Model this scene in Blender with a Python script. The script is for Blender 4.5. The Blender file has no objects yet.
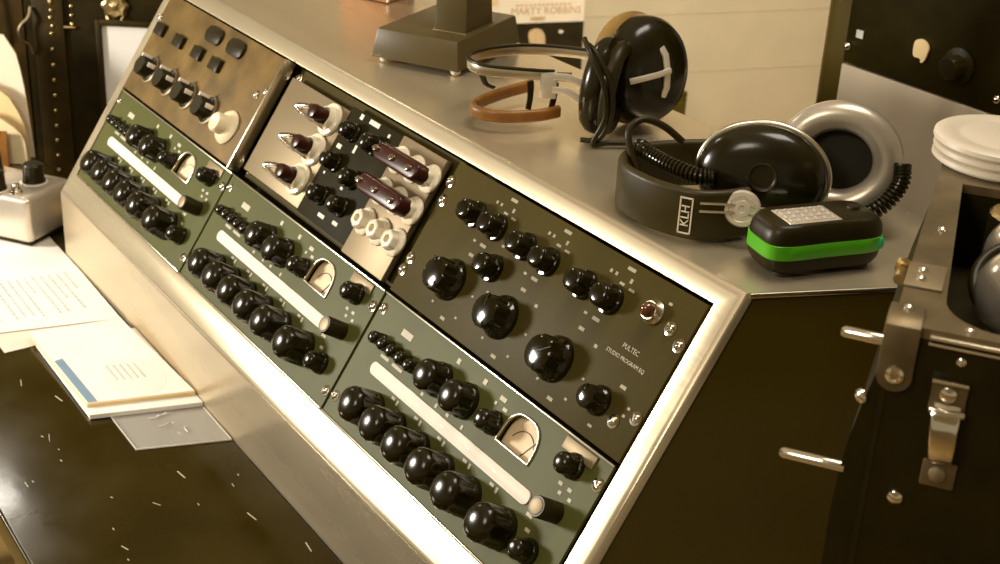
import bpy, bmesh, math, random
from mathutils import Vector, Matrix
random.seed(7)
SC = bpy.context.scene
COL = SC.collection
PI = math.pi
TH = math.radians(57.5)                       # slope of the console face
S = Vector((0, math.cos(TH), math.sin(TH)))   # up the face
N = Vector((0, -math.sin(TH), math.cos(TH)))  # out of the face
TOPZ = 1.1396                                 # console top
DESKZ = 0.765                                 # desk top

# ------------------------------------------------------------------ materials
MATS = {}
def mat(name, col, rough=0.5, metal=0.0, var=0.0, vscale=30.0, bump=0.0, bscale=200.0, stretch=None,
        coat=0.0, spec=0.5, col2=None, trans=0.0, alpha=1.0, rvar=0.0):
    m = bpy.data.materials.new(name); m.use_nodes = True
    nt = m.node_tree; b = nt.nodes['Principled BSDF']
    b.inputs['Base Color'].default_value = (*col, 1)
    b.inputs['Roughness'].default_value = rough
    b.inputs['Metallic'].default_value = metal
    b.inputs['Specular IOR Level'].default_value = spec
    b.inputs['Coat Weight'].default_value = coat
    b.inputs['Coat Roughness'].default_value = 0.08
    b.inputs['Transmission Weight'].default_value = trans
    b.inputs['Alpha'].default_value = alpha
    tc = nt.nodes.new('ShaderNodeTexCoord')
    mp = nt.nodes.new('ShaderNodeMapping')
    nt.links.new(tc.outputs['Object'], mp.inputs['Vector'])
    if stretch: mp.inputs['Scale'].default_value = stretch
    if var > 0 or col2 or rvar > 0:
        nz = nt.nodes.new('ShaderNodeTexNoise'); nz.inputs['Scale'].default_value = vscale
        nz.inputs['Detail'].default_value = 6
        nt.links.new(mp.outputs[0], nz.inputs['Vector'])
        cr = nt.nodes.new('ShaderNodeValToRGB')
        a = col2 or tuple(c*(1-var) for c in col)
        bb = col if col2 else tuple(min(1, c*(1+var)) for c in col)
        cr.color_ramp.elements[0].position = 0.35; cr.color_ramp.elements[1].position = 0.65
        cr.color_ramp.elements[0].color = (*a, 1); cr.color_ramp.elements[1].color = (*bb, 1)
        nt.links.new(nz.outputs['Fac'], cr.inputs['Fac'])
        nt.links.new(cr.outputs['Color'], b.inputs['Base Color'])
        if rvar > 0:
            mr = nt.nodes.new('ShaderNodeMapRange')
            mr.inputs['From Min'].default_value = 0.3; mr.inputs['From Max'].default_value = 0.7
            mr.inputs['To Min'].default_value = max(0.02, rough-rvar); mr.inputs['To Max'].default_value = rough+rvar
            nt.links.new(nz.outputs['Fac'], mr.inputs['Value'])
            nt.links.new(mr.outputs['Result'], b.inputs['Roughness'])
    if bump > 0:
        n2 = nt.nodes.new('ShaderNodeTexNoise'); n2.inputs['Scale'].default_value = bscale
        n2.inputs['Detail'].default_value = 3
        nt.links.new(mp.outputs[0], n2.inputs['Vector'])
        bp = nt.nodes.new('ShaderNodeBump'); bp.inputs['Strength'].default_value = bump
        bp.inputs['Distance'].default_value = 0.002
        nt.links.new(n2.outputs['Fac'], bp.inputs['Height'])
        nt.links.new(bp.outputs['Normal'], b.inputs['Normal'])
    MATS[name] = m
    return m

M_STEEL = mat('brushed_steel', (.62, .52, .355), .29, .72, var=.10, vscale=14, bump=.04, bscale=160, stretch=(.12, 1, 1), rvar=.05)
M_TRIM = mat('bright_trim', (.78, .70, .55), .28, 1.0, var=.05)
M_CHROME = mat('chrome', (.86, .80, .70), .10, 1.0, var=.04)
M_ALU = mat('dull_aluminium', (.165, .122, .060), .46, .6, var=.18, vscale=45, bump=.05)
M_SATIN = mat('satin_aluminium', (.25, .188, .105), .5, .5, var=.06, vscale=20, stretch=(.2, 1, 1))
M_GREEN = mat('green_enamel', (.078, .079, .018), .5, 0, var=.08, vscale=9, bump=.05, bscale=500, spec=.18)
M_GREY = mat('dark_grey_enamel', (.058, .043, .008), .5, 0, var=.07, vscale=12, bump=.06, bscale=500, spec=.10)
M_GOLD = mat('worn_gold_plate', (.145, .089, .024), .6, .15, var=.34, vscale=18, bump=.05, spec=.25)
M_BAKE = mat('black_bakelite', (.012, .0085, .001), .20, 0, var=.15, spec=.38)
M_BLACK = mat('black_plastic', (.020, .014, .0015), .38, 0, var=.15, bump=.03, spec=.25)
M_BLACKM = mat('black_cloth', (.014, .010, .0015), .8, 0, var=.2, bump=.1, bscale=600)
M_PANEL = mat('dark_brown_paint', (.064, .043, .003), .34, 0, spec=.3, var=.08, vscale=6, bump=.02, bscale=120, rvar=.06)
M_RECESS = mat('recess_black', (.016, .012, .001), .6, 0, var=.2, spec=.1)
M_DESK = mat('black_lacquer', (.030, .020, .0012), .17, 0, spec=.32, var=.18, vscale=9, bump=.05, bscale=60, rvar=.08)
M_TAPE = mat('white_tape', (.78, .70, .58), .6, 0, var=.03)
M_PAPER = mat('white_paper', (.86, .82, .76), .7, 0, var=.02)
M_PAPER2 = mat('ivory_paper', (.74, .66, .54), .75, 0, var=.04)
M_CREAM = mat('cream_paper', (.80, .60, .30), .75, 0, var=.10, vscale=8)
M_INK = mat('grey_ink', (.54, .51, .47), .8, 0, var=.1)
M_BLUE = mat('blue_print', (.20, .30, .40), .6, 0, var=.05)
M_LEGEND = mat('pale_legend', (.50, .45, .33), .6, 0, var=.08)
M_IVORY = mat('ivory_plastic', (.82, .72, .54), .3, 0, var=.05)
M_CREAMK = mat('cream_knob', (.82, .70, .47), .35, 0, var=.05)
M_RED = mat('oxblood_plastic', (.036, .0065, .001), .28, 0, var=.15, spec=.35)
M_JEWEL = mat('amber_jewel', (.10, .03, .006), .1, 0, var=.1, coat=.8)
M_METER = mat('meter_card', (.82, .62, .38), .6, 0, var=.08, vscale=30)
M_GLASS = mat('meter_glass', (1, .97, .9), .03, 0, var=.01, trans=1.0)
M_BROWN = mat('brown_leather', (.24, .095, .014), .38, 0, var=.25, vscale=40, bump=.15, bscale=300)
M_TAN = mat('tan_foam', (.26, .145, .026), .8, 0, var=.15, bump=.15)
M_SILVERPAD = mat('silver_vinyl', (.52, .455, .36), .3, .6, var=.06, vscale=30)
M_LIME = mat('lime_plastic', (.085, .42, .010), .35, 0, var=.05)
M_TEAL = mat('teal_plastic', (.03, .42, .16), .35, 0, var=.05)
M_BASE = mat('taupe_enamel', (.085, .060, .020), .4, 0, var=.06, bump=.05, bscale=400, spec=.35)
M_BOX = mat('cast_silver', (.74, .66, .55), .30, .6, var=.06, vscale=25, bump=.04)
M_WALL = mat('painted_block', (.58, .485, .315), .75, 0, var=.04, vscale=7, bump=.12, bscale=90)
M_MORTAR = mat('painted_joint', (.545, .45, .29), .8, 0, var=.05)
M_CAN = mat('white_can_enamel', (.66, .575, .45), .4, 0, var=.05, vscale=14)
M_RACKSIL = mat('rack_satin_silver', (.56, .465, .34), .38, .25, var=.05, vscale=10, stretch=(1, 1, .15))
M_LEATHER = mat('trunk_leatherette', (.019, .0125, .001), .5, 0, spec=.14, var=.3, vscale=25, bump=.2, bscale=200)
M_TRIMLEA = mat('trunk_edge_leather', (.030, .018, .002), .5, 0, spec=.16, var=.3, vscale=25, bump=.2, bscale=200)
M_BRASS = mat('aged_brass', (.78, .60, .30), .3, 1.0, var=.15)
M_WOOD = mat('oak', (.36, .20, .055), .5, 0, var=.25, vscale=14, stretch=(.2, 2, 1))
M_FLOOR = mat('tan_linoleum', (.34, .22, .075), .45, 0, var=.12, vscale=6)
M_CEIL = mat('ceiling_white', (.75, .70, .60), .8, 0, var=.03)
M_CASE = mat('case_black_vinyl', (.018, .0125, .0008), .36, 0, spec=.22, var=.2, bump=.08, bscale=500)
M_PLASTIC = mat('clear_plastic', (1, .95, .86), .07, 0, var=.01, trans=.0, alpha=.20)
M_SKIN = mat('print_flesh', (.66, .46, .24), .5, 0, var=.1)
M_ORPRINT = mat('orange_print', (.55, .34, .14), .6, 0, var=.08)
M_SLEEVE = mat('sleeve_card', (.86, .74, .56), .6, 0, var=.03)
M_DARKPRINT = mat('dark_print', (.020, .013, .003), .4, 0, var=.3)
M_CARTON = mat('orange_carton', (.42, .17, .03), .6, 0, var=.12)
M_DISC = mat('spun_aluminium', (.80, .72, .60), .3, .5, var=.05)
M_LEGEND2 = mat('worn_legend', (.30, .26, .16), .6, 0, var=.15)
M_PITTED = mat('pitted_chrome', (.72, .64, .52), .2, .75, var=.22, vscale=22)
M_EQK = mat('polished_bakelite', (.010, .007, .0008), .11, 0, var=.15, spec=.5)
M_BAND = mat('dark_brown_vinyl', (.036, .025, .004), .42, 0, var=.12, bump=.05, bscale=500, spec=.3)

# ------------------------------------------------------------------ mesh tools
def bmn(): return bmesh.new()
def flat(bm, v, f, M=None):
    M = M or Matrix.Identity(4)
    vs = [bm.verts.new(M @ Vector(p)) for p in v]
    return [bm.faces.new([vs[i] for i in q]) for q in f]
def box(bm, c, d, M=None, bev=0.0, seg=2):
    M = M or Matrix.Identity(4)
    r = bmesh.ops.create_cube(bm, size=1.0, matrix=M @ Matrix.Translation(Vector(c)) @ Matrix.Diagonal((d[0], d[1], d[2], 1)))
    if bev > 0:
        es = list({e for v in r['verts'] for e in v.link_edges})
        bmesh.ops.bevel(bm, geom=es, offset=bev, segments=seg, profile=.5, affect='EDGES')
def lathe(bm, prof, seg=24, M=None, rad=None, sx=1.0, sy=1.0, cap0=True, cap1=True):
    """prof [(r,z)]; rad(ang, r, z) -> r"""
    M = M or Matrix.Identity(4)
    rings = []
    for (r, z) in prof:
        if r < 1e-6:
            rings.append([bm.verts.new(M @ Vector((0, 0, z)))])
        else:
            ring = []
            for k in range(seg):
                a = 2*PI*k/seg
                rr = rad(a, r, z) if rad else r
                ring.append(bm.verts.new(M @ Vector((rr*math.cos(a)*sx, rr*math.sin(a)*sy, z))))
            rings.append(ring)
    for A, B in zip(rings, rings[1:]):
        if len(A) == 1 and len(B) == 1: continue
        for k in range(seg):
            k2 = (k+1) % seg
            if len(A) == 1: bm.faces.new((A[0], B[k2], B[k]))
            elif len(B) == 1: bm.faces.new((A[k], A[k2], B[0]))
            else: bm.faces.new((A[k], A[k2], B[k2], B[k]))
    if cap0 and len(rings[0]) > 2: bm.faces.new(list(reversed(rings[0])))
    if cap1 and len(rings[-1]) > 2: bm.faces.new(rings[-1])
def frames(pts, closed=False):
    out = []; n = len(pts); up = None
    for i in range(n):
        a = pts[(i-1) % n] if (closed or i > 0) else pts[i]
        b = pts[(i+1) % n] if (closed or i < n-1) else pts[i]
        t = (b-a).normalized()
        if up is None:
            up = Vector((0, 0, 1)) if abs(t.z) < .9 else Vector((1, 0, 0))
        u = (up - t*up.dot(t)).normalized(); w = t.cross(u)
        up = u
        out.append((t, u, w))
    return out
def sweep(bm, pts, sec, closed=False, M=None, fixed_up=None, scale=None):
    """sec: list of (w,u) offsets"""
    M = M or Matrix.Identity(4)
    pts = [Vector(p) for p in pts]
    fr = frames(pts, closed)
    if fixed_up:
        U = Vector(fixed_up)
        fr = [(t, (U - t*U.dot(t)).normalized(), t.cross((U - t*U.dot(t)).normalized())) for (t, _, _) in fr]
    rings = []
    for i, (p, (t, u, w)) in enumerate(zip(pts, fr)):
        k = scale[i] if scale else 1.0
        rings.append([bm.verts.new(M @ (p + w*(a*k) + u*(b*k))) for (a, b) in sec])
    m = len(sec); R = len(rings)
    for i in range(R if closed else R-1):
        A = rings[i]; B = rings[(i+1) % R]
        for k in range(m):
            k2 = (k+1) % m
            bm.faces.new((A[k], A[k2], B[k2], B[k]))
    if not closed:
        bm.faces.new(list(reversed(rings[0]))); bm.faces.new(rings[-1])
def circ(r, n=10): return [(r*math.cos(2*PI*k/n), r*math.sin(2*PI*k/n)) for k in range(n)]
def rsec(w, h, r=None, n=3):
    """rounded rectangle section, w across (w axis) h along (u axis)"""
    r = r if r is not None else min(w, h)*.45
    out = []
    for (cx, cy, a0) in ((w/2-r, h/2-r, 0), (-w/2+r, h/2-r, PI/2), (-w/2+r, -h/2+r, PI), (w/2-r, -h/2+r, 1.5*PI)):
        for k in range(n+1):
            a = a0 + PI/2*k/n
            out.append((cx+r*math.cos(a), cy+r*math.sin(a)))
    return out
def tube(bm, pts, r, closed=False, n=10, M=None, scale=None): sweep(bm, pts, circ(r, n), closed, M, scale=scale)
def spline(ctrl, n=8, closed=False):
    P = [Vector(p) for p in ctrl]; out = []; m = len(P)
    for i in range(m if closed else m-1):
        if closed: p0, p1, p2, p3 = P[i-1], P[i], P[(i+1) % m], P[(i+2) % m]
        else: p0, p1, p2, p3 = P[max(i-1, 0)], P[i], P[i+1], P[min(i+2, m-1)]
        for k in range(n):
            t = k/n
            out.append(.5*((2*p1)+(p2-p0)*t+(2*p0-5*p1+4*p2-p3)*t*t+(3*p1-p0-3*p2+p3)*t**3))
    if not closed: out.append(P[-1].copy())
    return out
def helix(path, r, turns, n=14):
    """points winding round a path"""
    fr = frames(path); out = []; T = int(turns*n); L = len(path)-1
    for i in range(T+1):
        f = i/T*L; k = min(int(f), L-1); g = f-k
        p = path[k].lerp(path[k+1], g); (t, u, w) = fr[k]
        a = 2*PI*i/n
        out.append(p + u*(r*math.cos(a)) + w*(r*math.sin(a)))
    return out
def prism(bm, outline, z0, z1, M=None, bev=0.0, seg=2):
    M = M or Matrix.Identity(4)
    a = [bm.verts.new(M @ Vector((x, y, z0))) for x, y in outline]
    b = [bm.verts.new(M @ Vector((x, y, z1))) for x, y in outline]
    n = len(outline)
    fs = [bm.faces.new(list(reversed(a))), bm.faces.new(b)]
    for i in range(n):
        j = (i+1) % n
        fs.append(bm.faces.new((a[i], a[j], b[j], b[i])))
    if bev > 0:
        es = [e for e in fs[1].edges]
        bmesh.ops.bevel(bm, geom=es, offset=bev, segments=seg, profile=.5, affect='EDGES')
def rrect(w, h, r, n=5, cx=0, cy=0):
    return [(cx+a, cy+b) for a, b in rsec(w, h, r, n)]
def axis_mat(c, z, x=None):
    z = Vector(z).normalized()
    x = Vector(x) if x is not None else (Vector((0, 0, 1)).cross(z) if abs(z.z) < .95 else Vector((1, 0, 0)))
    x = (x - z*x.dot(z)).normalized(); y = z.cross(x)
    m = Matrix((x, y, z)).transposed().to_4x4()
    m.translation = Vector(c)
    return m
def text_into(bm, body, size, M, align='CENTER', depth=.0004):
    cu = bpy.data.curves.new('lettering', 'FONT'); cu.body = body; cu.size = size
    cu.align_x = align; cu.align_y = 'CENTER'; cu.extrude = depth; cu.resolution_u = 2
    o = bpy.data.objects.new('lettering', cu); COL.objects.link(o)
    bpy.context.view_layer.update()
    me = bpy.data.meshes.new_from_object(o.evaluated_get(bpy.context.evaluated_depsgraph_get()))
    COL.objects.unlink(o); bpy.data.objects.remove(o)
    me.transform(M); bm.from_mesh(me); bpy.data.meshes.remove(me)

def mesh(name, bm, m, smooth=True, ang=40):
    bmesh.ops.recalc_face_normals(bm, faces=bm.faces)
    me = bpy.data.meshes.new(name); bm.to_mesh(me); bm.free()
    for mm in (m if isinstance(m, (list, tuple)) else [m]): me.materials.append(mm)
    if smooth:
        me.shade_smooth() if hasattr(me, 'shade_smooth') else None
        me.set_sharp_from_angle(angle=math.radians(ang))
    return me
def absorb(me, marks):
    """printed marks become faces of the plate they are printed on"""
    b = bmesh.new(); b.from_mesh(me); n = len(b.faces); b.from_mesh(marks); b.faces.ensure_lookup_table()
    k = len(me.materials); me.materials.append(marks.materials[0])
    for f in b.faces[n:]: f.material_index = k
    b.to_mesh(me); b.free(); bpy.data.meshes.remove(marks)
def link(name, me, parent=None, loc=(0, 0, 0), rot=(0, 0, 0), label=None):
    o = bpy.data.objects.new(name, me); COL.objects.link(o)
    o.location = loc; o.rotation_euler = rot
    if parent: o.parent = parent
    if label: o['label'] = label
    return o
def part(name, bm, m, parent, loc=(0, 0, 0), rot=(0, 0, 0), label=None, smooth=True, ang=40):
    return link(name, mesh(name, bm, m, smooth, ang), parent, loc, rot, label)
def tag(o, label, cat, group=None):
    o['label'] = label; o['category'] = cat
    if group: o['group'] = group
    return o
def thing(name, label, cat, loc=(0, 0, 0), rot=(0, 0, 0), group=None):
    o = bpy.data.objects.new(name, None); COL.objects.link(o); o.empty_display_size = .02
    o.location = loc; o.rotation_euler = rot
    return tag(o, label, cat, group)
def structure(name, bm, m, smooth=False):
    o = part(name, bm, m, None, smooth=smooth); o['kind'] = 'structure'
    return o
def face_pt(x, s, h=0.0): return Vector((x, 0, 1.0)) + S*s + N*h

# ------------------------------------------------------------------ camera
Rm = Matrix(((0.5539288, 0.37318428, -0.74424215), (0.83106759, -0.19427176, 0.52113832), (0.0498954, -0.90718905, -0.41775408)))
CAMP = Vector((1.0622, -0.6115, 1.5764))
def cdir(x, y, z):   # direction given as right, down, forward of the room's viewing side
    return (Rm @ Vector((x, y, z))).normalized()
cam = bpy.data.cameras.new('camera'); co = bpy.data.objects.new('camera', cam); COL.objects.link(co)
rt = Rm @ Vector((1, 0, 0)); upv = Rm @ Vector((0, -1, 0)); bk = Rm @ Vector((0, 0, -1))
mw = Matrix((rt, upv, bk)).transposed().to_4x4(); mw.translation = CAMP
co.matrix_world = mw
cam.sensor_width = 36; cam.lens = 50.4; cam.clip_start = .02
cam.dof.use_dof = True; cam.dof.focus_distance = 1.18; cam.dof.aperture_fstop = 14
SC.camera = co

# ------------------------------------------------------------------ room shell
wn = Vector((.9684, -.2496, 0))                    # faces the room
wt = Vector((.2496, .9684, 0))
wp = CAMP + (Rm @ Vector(((640-500)/1400, (50-282)/1400, 1)))*4.3
wp.z = 0
ROW0, ROWH = .1850, .1860
WM = Matrix((wt, Vector((0, 0, 1)), wn)).transposed().to_4x4(); WM.translation = wp
bm = bmn(); box(bm, (1.55, 1.4, -.06), (5.7, 2.8, .12), WM); structure('wall_back', bm, M_WALL)
bm = bmn()                                          # block joints, shallow strips on the wall face
z = ROW0
rows = []
while z < 2.8:
    rows.append(z); z += ROWH
for i, z in enumerate(rows):
    box(bm, (1.55, z, .0003), (5.6, .006, .0006), WM)
structure('trim_1', bm, M_MORTAR)
bm = bmn(); box(bm, (0, 0, -.05), (11, 11, .1)); structure('floor', bm, M_FLOOR)
bm = bmn(); box(bm, (0, 0, 2.85), (11, 11, .1)); structure('ceiling', bm, M_CEIL)

# ------------------------------------------------------------------ desk
desk = thing('desk', 'black lacquered wooden desk with scratched top running along the foot of the steel console', 'desk', (0, 0, 0))
bm = bmn()
prism(bm, [(-1.2, -.346), (.34, -.346), (.34, -.0905), (-.748, -.0905), (-.748, .0), (-1.2, .0)], DESKZ-.03, DESKZ, bev=.004, seg=3)
part('desk_top', bm, M_DESK, desk)
random.seed(3)
bm = bmn()
for i in range(36):                                 # pale chips and scratches in the lacquer
    x = random.uniform(-.42, .12); y = random.uniform(-.335, -.105); L = random.choice([.0025, .003, .004, .006, .010, .016])
    a = random.gauss(.1, .25)
    box(bm, (x, y, DESKZ+.00015), (L, random.uniform(.0005, .0013), .0003), Matrix.Translation((x, y, 0)) @ Matrix.Rotation(a, 4, 'Z') @ Matrix.Translation((-x, -y, 0)))
part('scratches', bm, M_LEGEND, desk, label='pale chips and scratches in the lacquer')
for (x, y) in ((-1.16, -.31), (.30, -.31), (-1.16, -.05), (.30, -.13)):
    bm = bmn(); box(bm, (x, y, (DESKZ-.03)/2), (.045, .045, DESKZ-.03), bev=.004); part('leg', bm, M_DESK, desk)

# ------------------------------------------------------------------ console body
cons = thing('mixing_console', 'long steel mixing console with sloped face of six rack modules and dark painted end', 'console')
XL, XR = -.742, .3838
SB, ST = -.1657, .1640
IXL, IXR, ISB, IST = -.7225, .3625, -.1340, .1455
TL, TR, BR, BL = face_pt(XL, ST), face_pt(XR, ST), face_pt(XR, SB), face_pt(XL, SB)
iTL, iTR, iBR, iBL = face_pt(IXL, IST), face_pt(IXR, IST), face_pt(IXR, ISB), face_pt(IXL, ISB)
TBL = Vector((XL, .334, TL.z)); TBR = Vector((.4815, .334, TL.z))
bm = bmn()
V = {k: bm.verts.new(v) for k, v in dict(TL=TL, TR=TR, BR=BR, BL=BL, iTL=iTL, iTR=iTR, iBR=iBR, iBL=iBL, TBL=TBL, TBR=TBR).items()}
dep = N*-.016
for k in ('iTL', 'iTR', 'iBR', 'iBL'): V['d'+k] = bm.verts.new(V[k].co + dep)
V['RBL'] = bm.verts.new(Vector((XL, BL.y, DESKZ-.028))); V['RBR'] = bm.verts.new(Vector((XR+.01, BR.y, DESKZ-.028)))
Df = Vector((.428, .765, -.487))*.008
V['fT'] = bm.verts.new(TR+Df); V['fB'] = bm.verts.new(BR+Df); V['lB'] = bm.verts.new(TBR-Vector((0, 0, .004)))
V['gT'] = bm.verts.new(TL+Vector((0, .765, -.487))*.008); V['gB'] = bm.verts.new(BL+Vector((0, .765, -.487))*.008)
V['bL'] = bm.verts.new(TBL-Vector((0, 0, .02))); V['bR'] = bm.verts.new(TBR-Vector((0, 0, .02)))
for q in (('TL', 'TR', 'iTR', 'iTL'), ('TR', 'BR', 'iBR', 'iTR'), ('BR', 'BL', 'iBL', 'iBR'), ('BL', 'TL', 'iTL', 'iBL'),
          ('TL', 'TBL', 'TBR', 'TR'), ('BL', 'BR', 'RBR', 'RBL'),
          ('iTL', 'iTR', 'diTR', 'diTL'), ('iTR', 'iBR', 'diBR', 'diTR'), ('iBR', 'iBL', 'diBL', 'diBR'), ('iBL', 'iTL', 'diTL', 'diBL'),
          ('TR', 'fT', 'fB', 'BR'), ('TR', 'TBR', 'lB', 'fT'), ('TL', 'BL', 'gB', 'gT'), ('TBL', 'bL', 'bR', 'TBR')):
    bm.faces.new([V[k] for k in q])
bmesh.ops.recalc_face_normals(bm, faces=bm.faces)
def E_(a, b): return bm.edges.get((V[a], V[b]))
es = [E_('TL', 'TR'), E_('BL', 'BR'), E_('TR', 'BR'), E_('TL', 'BL')]
bmesh.ops.bevel(bm, geom=es, offset=.0045, segments=4, profile=.5, affect='EDGES')
def key(e): return e is not None and e.is_valid
es = []
for e in bm.edges:
    a, b = e.verts
    P = [((v.co-Vector((0, 0, 1))).dot(N), v.co.x, (v.co-Vector((0, 0, 1))).dot(S)) for v in (a, b)]
    if all(abs(p[0]) < 1e-5 for p in P):
        on = [((abs(p[1]-IXL) < 1e-4 or abs(p[1]-IXR) < 1e-4) and ISB-1e-4 <= p[2] <= IST+1e-4) or ((abs(p[2]-ISB) < 1e-4 or abs(p[2]-IST) < 1e-4) and IXL-1e-4 <= p[1] <= IXR+1e-4) for p in P]
        if all(on): es.append(e)
bmesh.ops.bevel(bm, geom=es, offset=.0015, segments=2, profile=.5, affect='EDGES')
part('steel_shell', bm, M_STEEL, cons, ang=35, label='brushed steel top, frame and riser')
bm = bmn(); a = [face_pt(IXL-.01, ISB-.01, -.03), face_pt(IXR+.01, ISB-.01, -.03), face_pt(IXR+.01, IST+.008, -.03), face_pt(IXL-.01, IST+.008, -.03)]
flat(bm, a, [(0, 1, 2, 3)]); part('backing', bm, M_RECESS, cons, label='black recess behind the modules', smooth=False)
def end_x(y, z): return .3838 + (.312*(y-.0883)-.199*(z-TL.z))/.784
bm = bmn()
oe = Vector((-.784, .312, -.199))*.0015
pts = [(TR.y+.004, TR.z-.003), (.334, TR.z-.003), (.334, .45), (BR.y+.012, .45), (BR.y+.004, BR.z)]
f = [Vector((end_x(y, z), y, z))+oe for y, z in pts]; g = [p+Vector((-.02, 0, 0)) for p in f]
flat(bm, f+g, [(0, 1, 2, 3, 4), (9, 8, 7, 6, 5)]+[(i, i+5, (i+1) % 5+5, (i+1) % 5) for i in range(5)])
part('cheek_panel', bm, M_PANEL, cons, label='dark brown painted end', smooth=False)
bm = bmn(); ed = (TBR-TR).normalized(); sweep(bm, [TR+ed*.004+Vector((.0008, 0, -.0022)), TBR+Vector((.0008, 0, -.0022))], rsec(.0030, .0044, .0012, 2), fixed_up=(0, 0, 1)); part('metal_lip', bm, M_TRIM, cons, label='bright metal lip along the end')
bm = bmn()
pts = [(TL.y+.004, TL.z-.003), (.334, TL.z-.003), (.334, .45), (BL.y+.012, .45), (BL.y+.004, BL.z)]
f = [Vector((XL+.0006, y, z)) for y, z in pts]; g = [p+Vector((.02, 0, 0)) for p in f]
flat(bm, f+g, [(0, 1, 2, 3, 4), (9, 8, 7, 6, 5)]+[(i, i+5, (i+1) % 5+5, (i+1) % 5) for i in range(5)])
part('cheek_panel', bm, M_PANEL, cons, smooth=False)
bm = bmn(); box(bm, (-.1, .327, .79), (1.26, .012, .66)); part('closing_panel', bm, M_PANEL, cons)
for x in (-.70, .40):
    bm = bmn(); box(bm, (x, .18, .225), (.05, .2, .45), bev=.004); part('foot', bm, M_PANEL, cons)

# ------------------------------------------------------------------ knob library (meshes shared by copies)
def flute(n, depth, z0=0, z1=9):
    def f(a, r, z):
        if z0 <= z <= z1: return r*(1-depth*(.5+.5*math.cos(n*a)))
        return r
    return f
def knob_mesh(name, R, H, n=10, m=M_BAKE, skirt=1.12, dome=.9, flat_top=False, seg=60):
    bm = bmn()
    prof = [(R*skirt, 0), (R*skirt, H*.16), (R*skirt*.96, H*.22), (R*1.0, H*.24), (R*.96, H*.66), (R*.93, H*.76)]
    if flat_top: prof += [(R*.86, H*.92), (R*.80, H*.97), (R*.5, H), (0, H)]
    else: prof += [(R*.84, H*.86), (R*.66, H*.94), (R*.40, H*.985), (R*.15, H), (0, H)]
    lathe(bm, prof, seg, rad=flute(n, .11, H*.23, H*.70))
    return mesh(name, bm, m, ang=50)
def bar_knob_mesh(name, R, H):
    """skirted knob with a lobed grip and a slim pointer ridge"""
    bm = bmn()
    lathe(bm, [(R*1.18, 0), (R*1.18, H*.10), (R*1.10, H*.20), (R*.98, H*.28), (R*.98, H*.34), (R*.95, H*.84), (R*.86, H*.94), (R*.6, H*.985), (R*.3, H*1.0), (0, H*1.005)], 72, rad=flute(8, .12, H*.30, H*.90))
    box(bm, (0, R*.52, H*.99), (R*.10, R*.80, H*.06), bev=R*.02, seg=1)
    return mesh(name, bm, M_EQK, ang=45)
KN_BIG = knob_mesh('large_knob', .0182, .034, 9, skirt=1.0)
KN_MED = knob_mesh('medium_knob', .0158, .026, 9, skirt=1.04)
KN_SM = knob_mesh('small_knob', .0098, .020, 8)
KN_TINY = knob_mesh('key_knob', .0066, .016, 6, skirt=1.0)
KN_EQS = knob_mesh('filter_knob', .0112, .0195, 6, m=M_EQK, skirt=1.16, flat_top=True)
KN_EQL = bar_knob_mesh('pointer_knob', .0172, .024)
KN_EQM = bar_knob_mesh('gain_knob', .0108, .019)
def screw_mesh(name='screw', r=.0040):
    bm = bmn()
    lathe(bm, [(r*1.5, 0), (r*1.5, r*.15), (r, r*.25), (r*.95, r*.5), (r*.6, r*.78), (0, r*.85)], 20)
    box(bm, (0, 0, r*.83), (r*1.5, r*.28, r*.1))
    return mesh(name, bm, M_CHROME)
SCREW = screw_mesh()
def cyl_mesh():
    bm = bmn()
    lathe(bm, [(.0088, 0), (.0090, .002), (.0090, .0225), (.0084, .0238)], 32, cap1=True)
    return mesh('cylinder_knob', bm, M_BLACK)
CYL = cyl_mesh()
bm = bmn(); lathe(bm, [(.0068, 0), (.0068, .0010), (.0058, .0013), (0, .0013)], 28); CYLCAP = mesh('cap', bm, M_SATIN)
def arch(bl, br, base, top, n=14):
    cx = (bl+br)/2; hw = (br-bl)/2; out = [(bl, base), (br, base)]
    for k in range(n+1):
        a = PI*k/n
        out.append((cx+hw*(abs(math.cos(a))**.75)*(1 if math.cos(a) >= 0 else -1), base+.006+(top-base-.006)*math.sin(a)**.8))
    return out
W = .36
def plate_ring(bm, outer, inner, z0, z1):
    """outer rectangle (x0,y0,x1,y1) with one arched hole: triangulated fill"""
    x0, y0, x1, y1 = outer
    vs = [bm.verts.new((x, y, z1)) for x, y in ((x0, y0), (x1, y0), (x1, y1), (x0, y1))]
    hs = [bm.verts.new((x, y, z1)) for x, y in inner]
    es = [bm.edges.new((vs[i], vs[(i+1) % 4])) for i in range(4)]
    es += [bm.edges.new((hs[i], hs[(i+1) % len(hs)])) for i in range(len(hs))]
    r = bmesh.ops.triangle_fill(bm, use_beauty=True, use_dissolve=False, edges=es)
    for loop in (vs, hs):
        lo = [bm.verts.new((v.co.x, v.co.y, z0)) for v in loop]
        for i in range(len(loop)):
            j = (i+1) % len(loop)
            bm.faces.new((loop[i], loop[j], lo[j], lo[i]))

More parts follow.
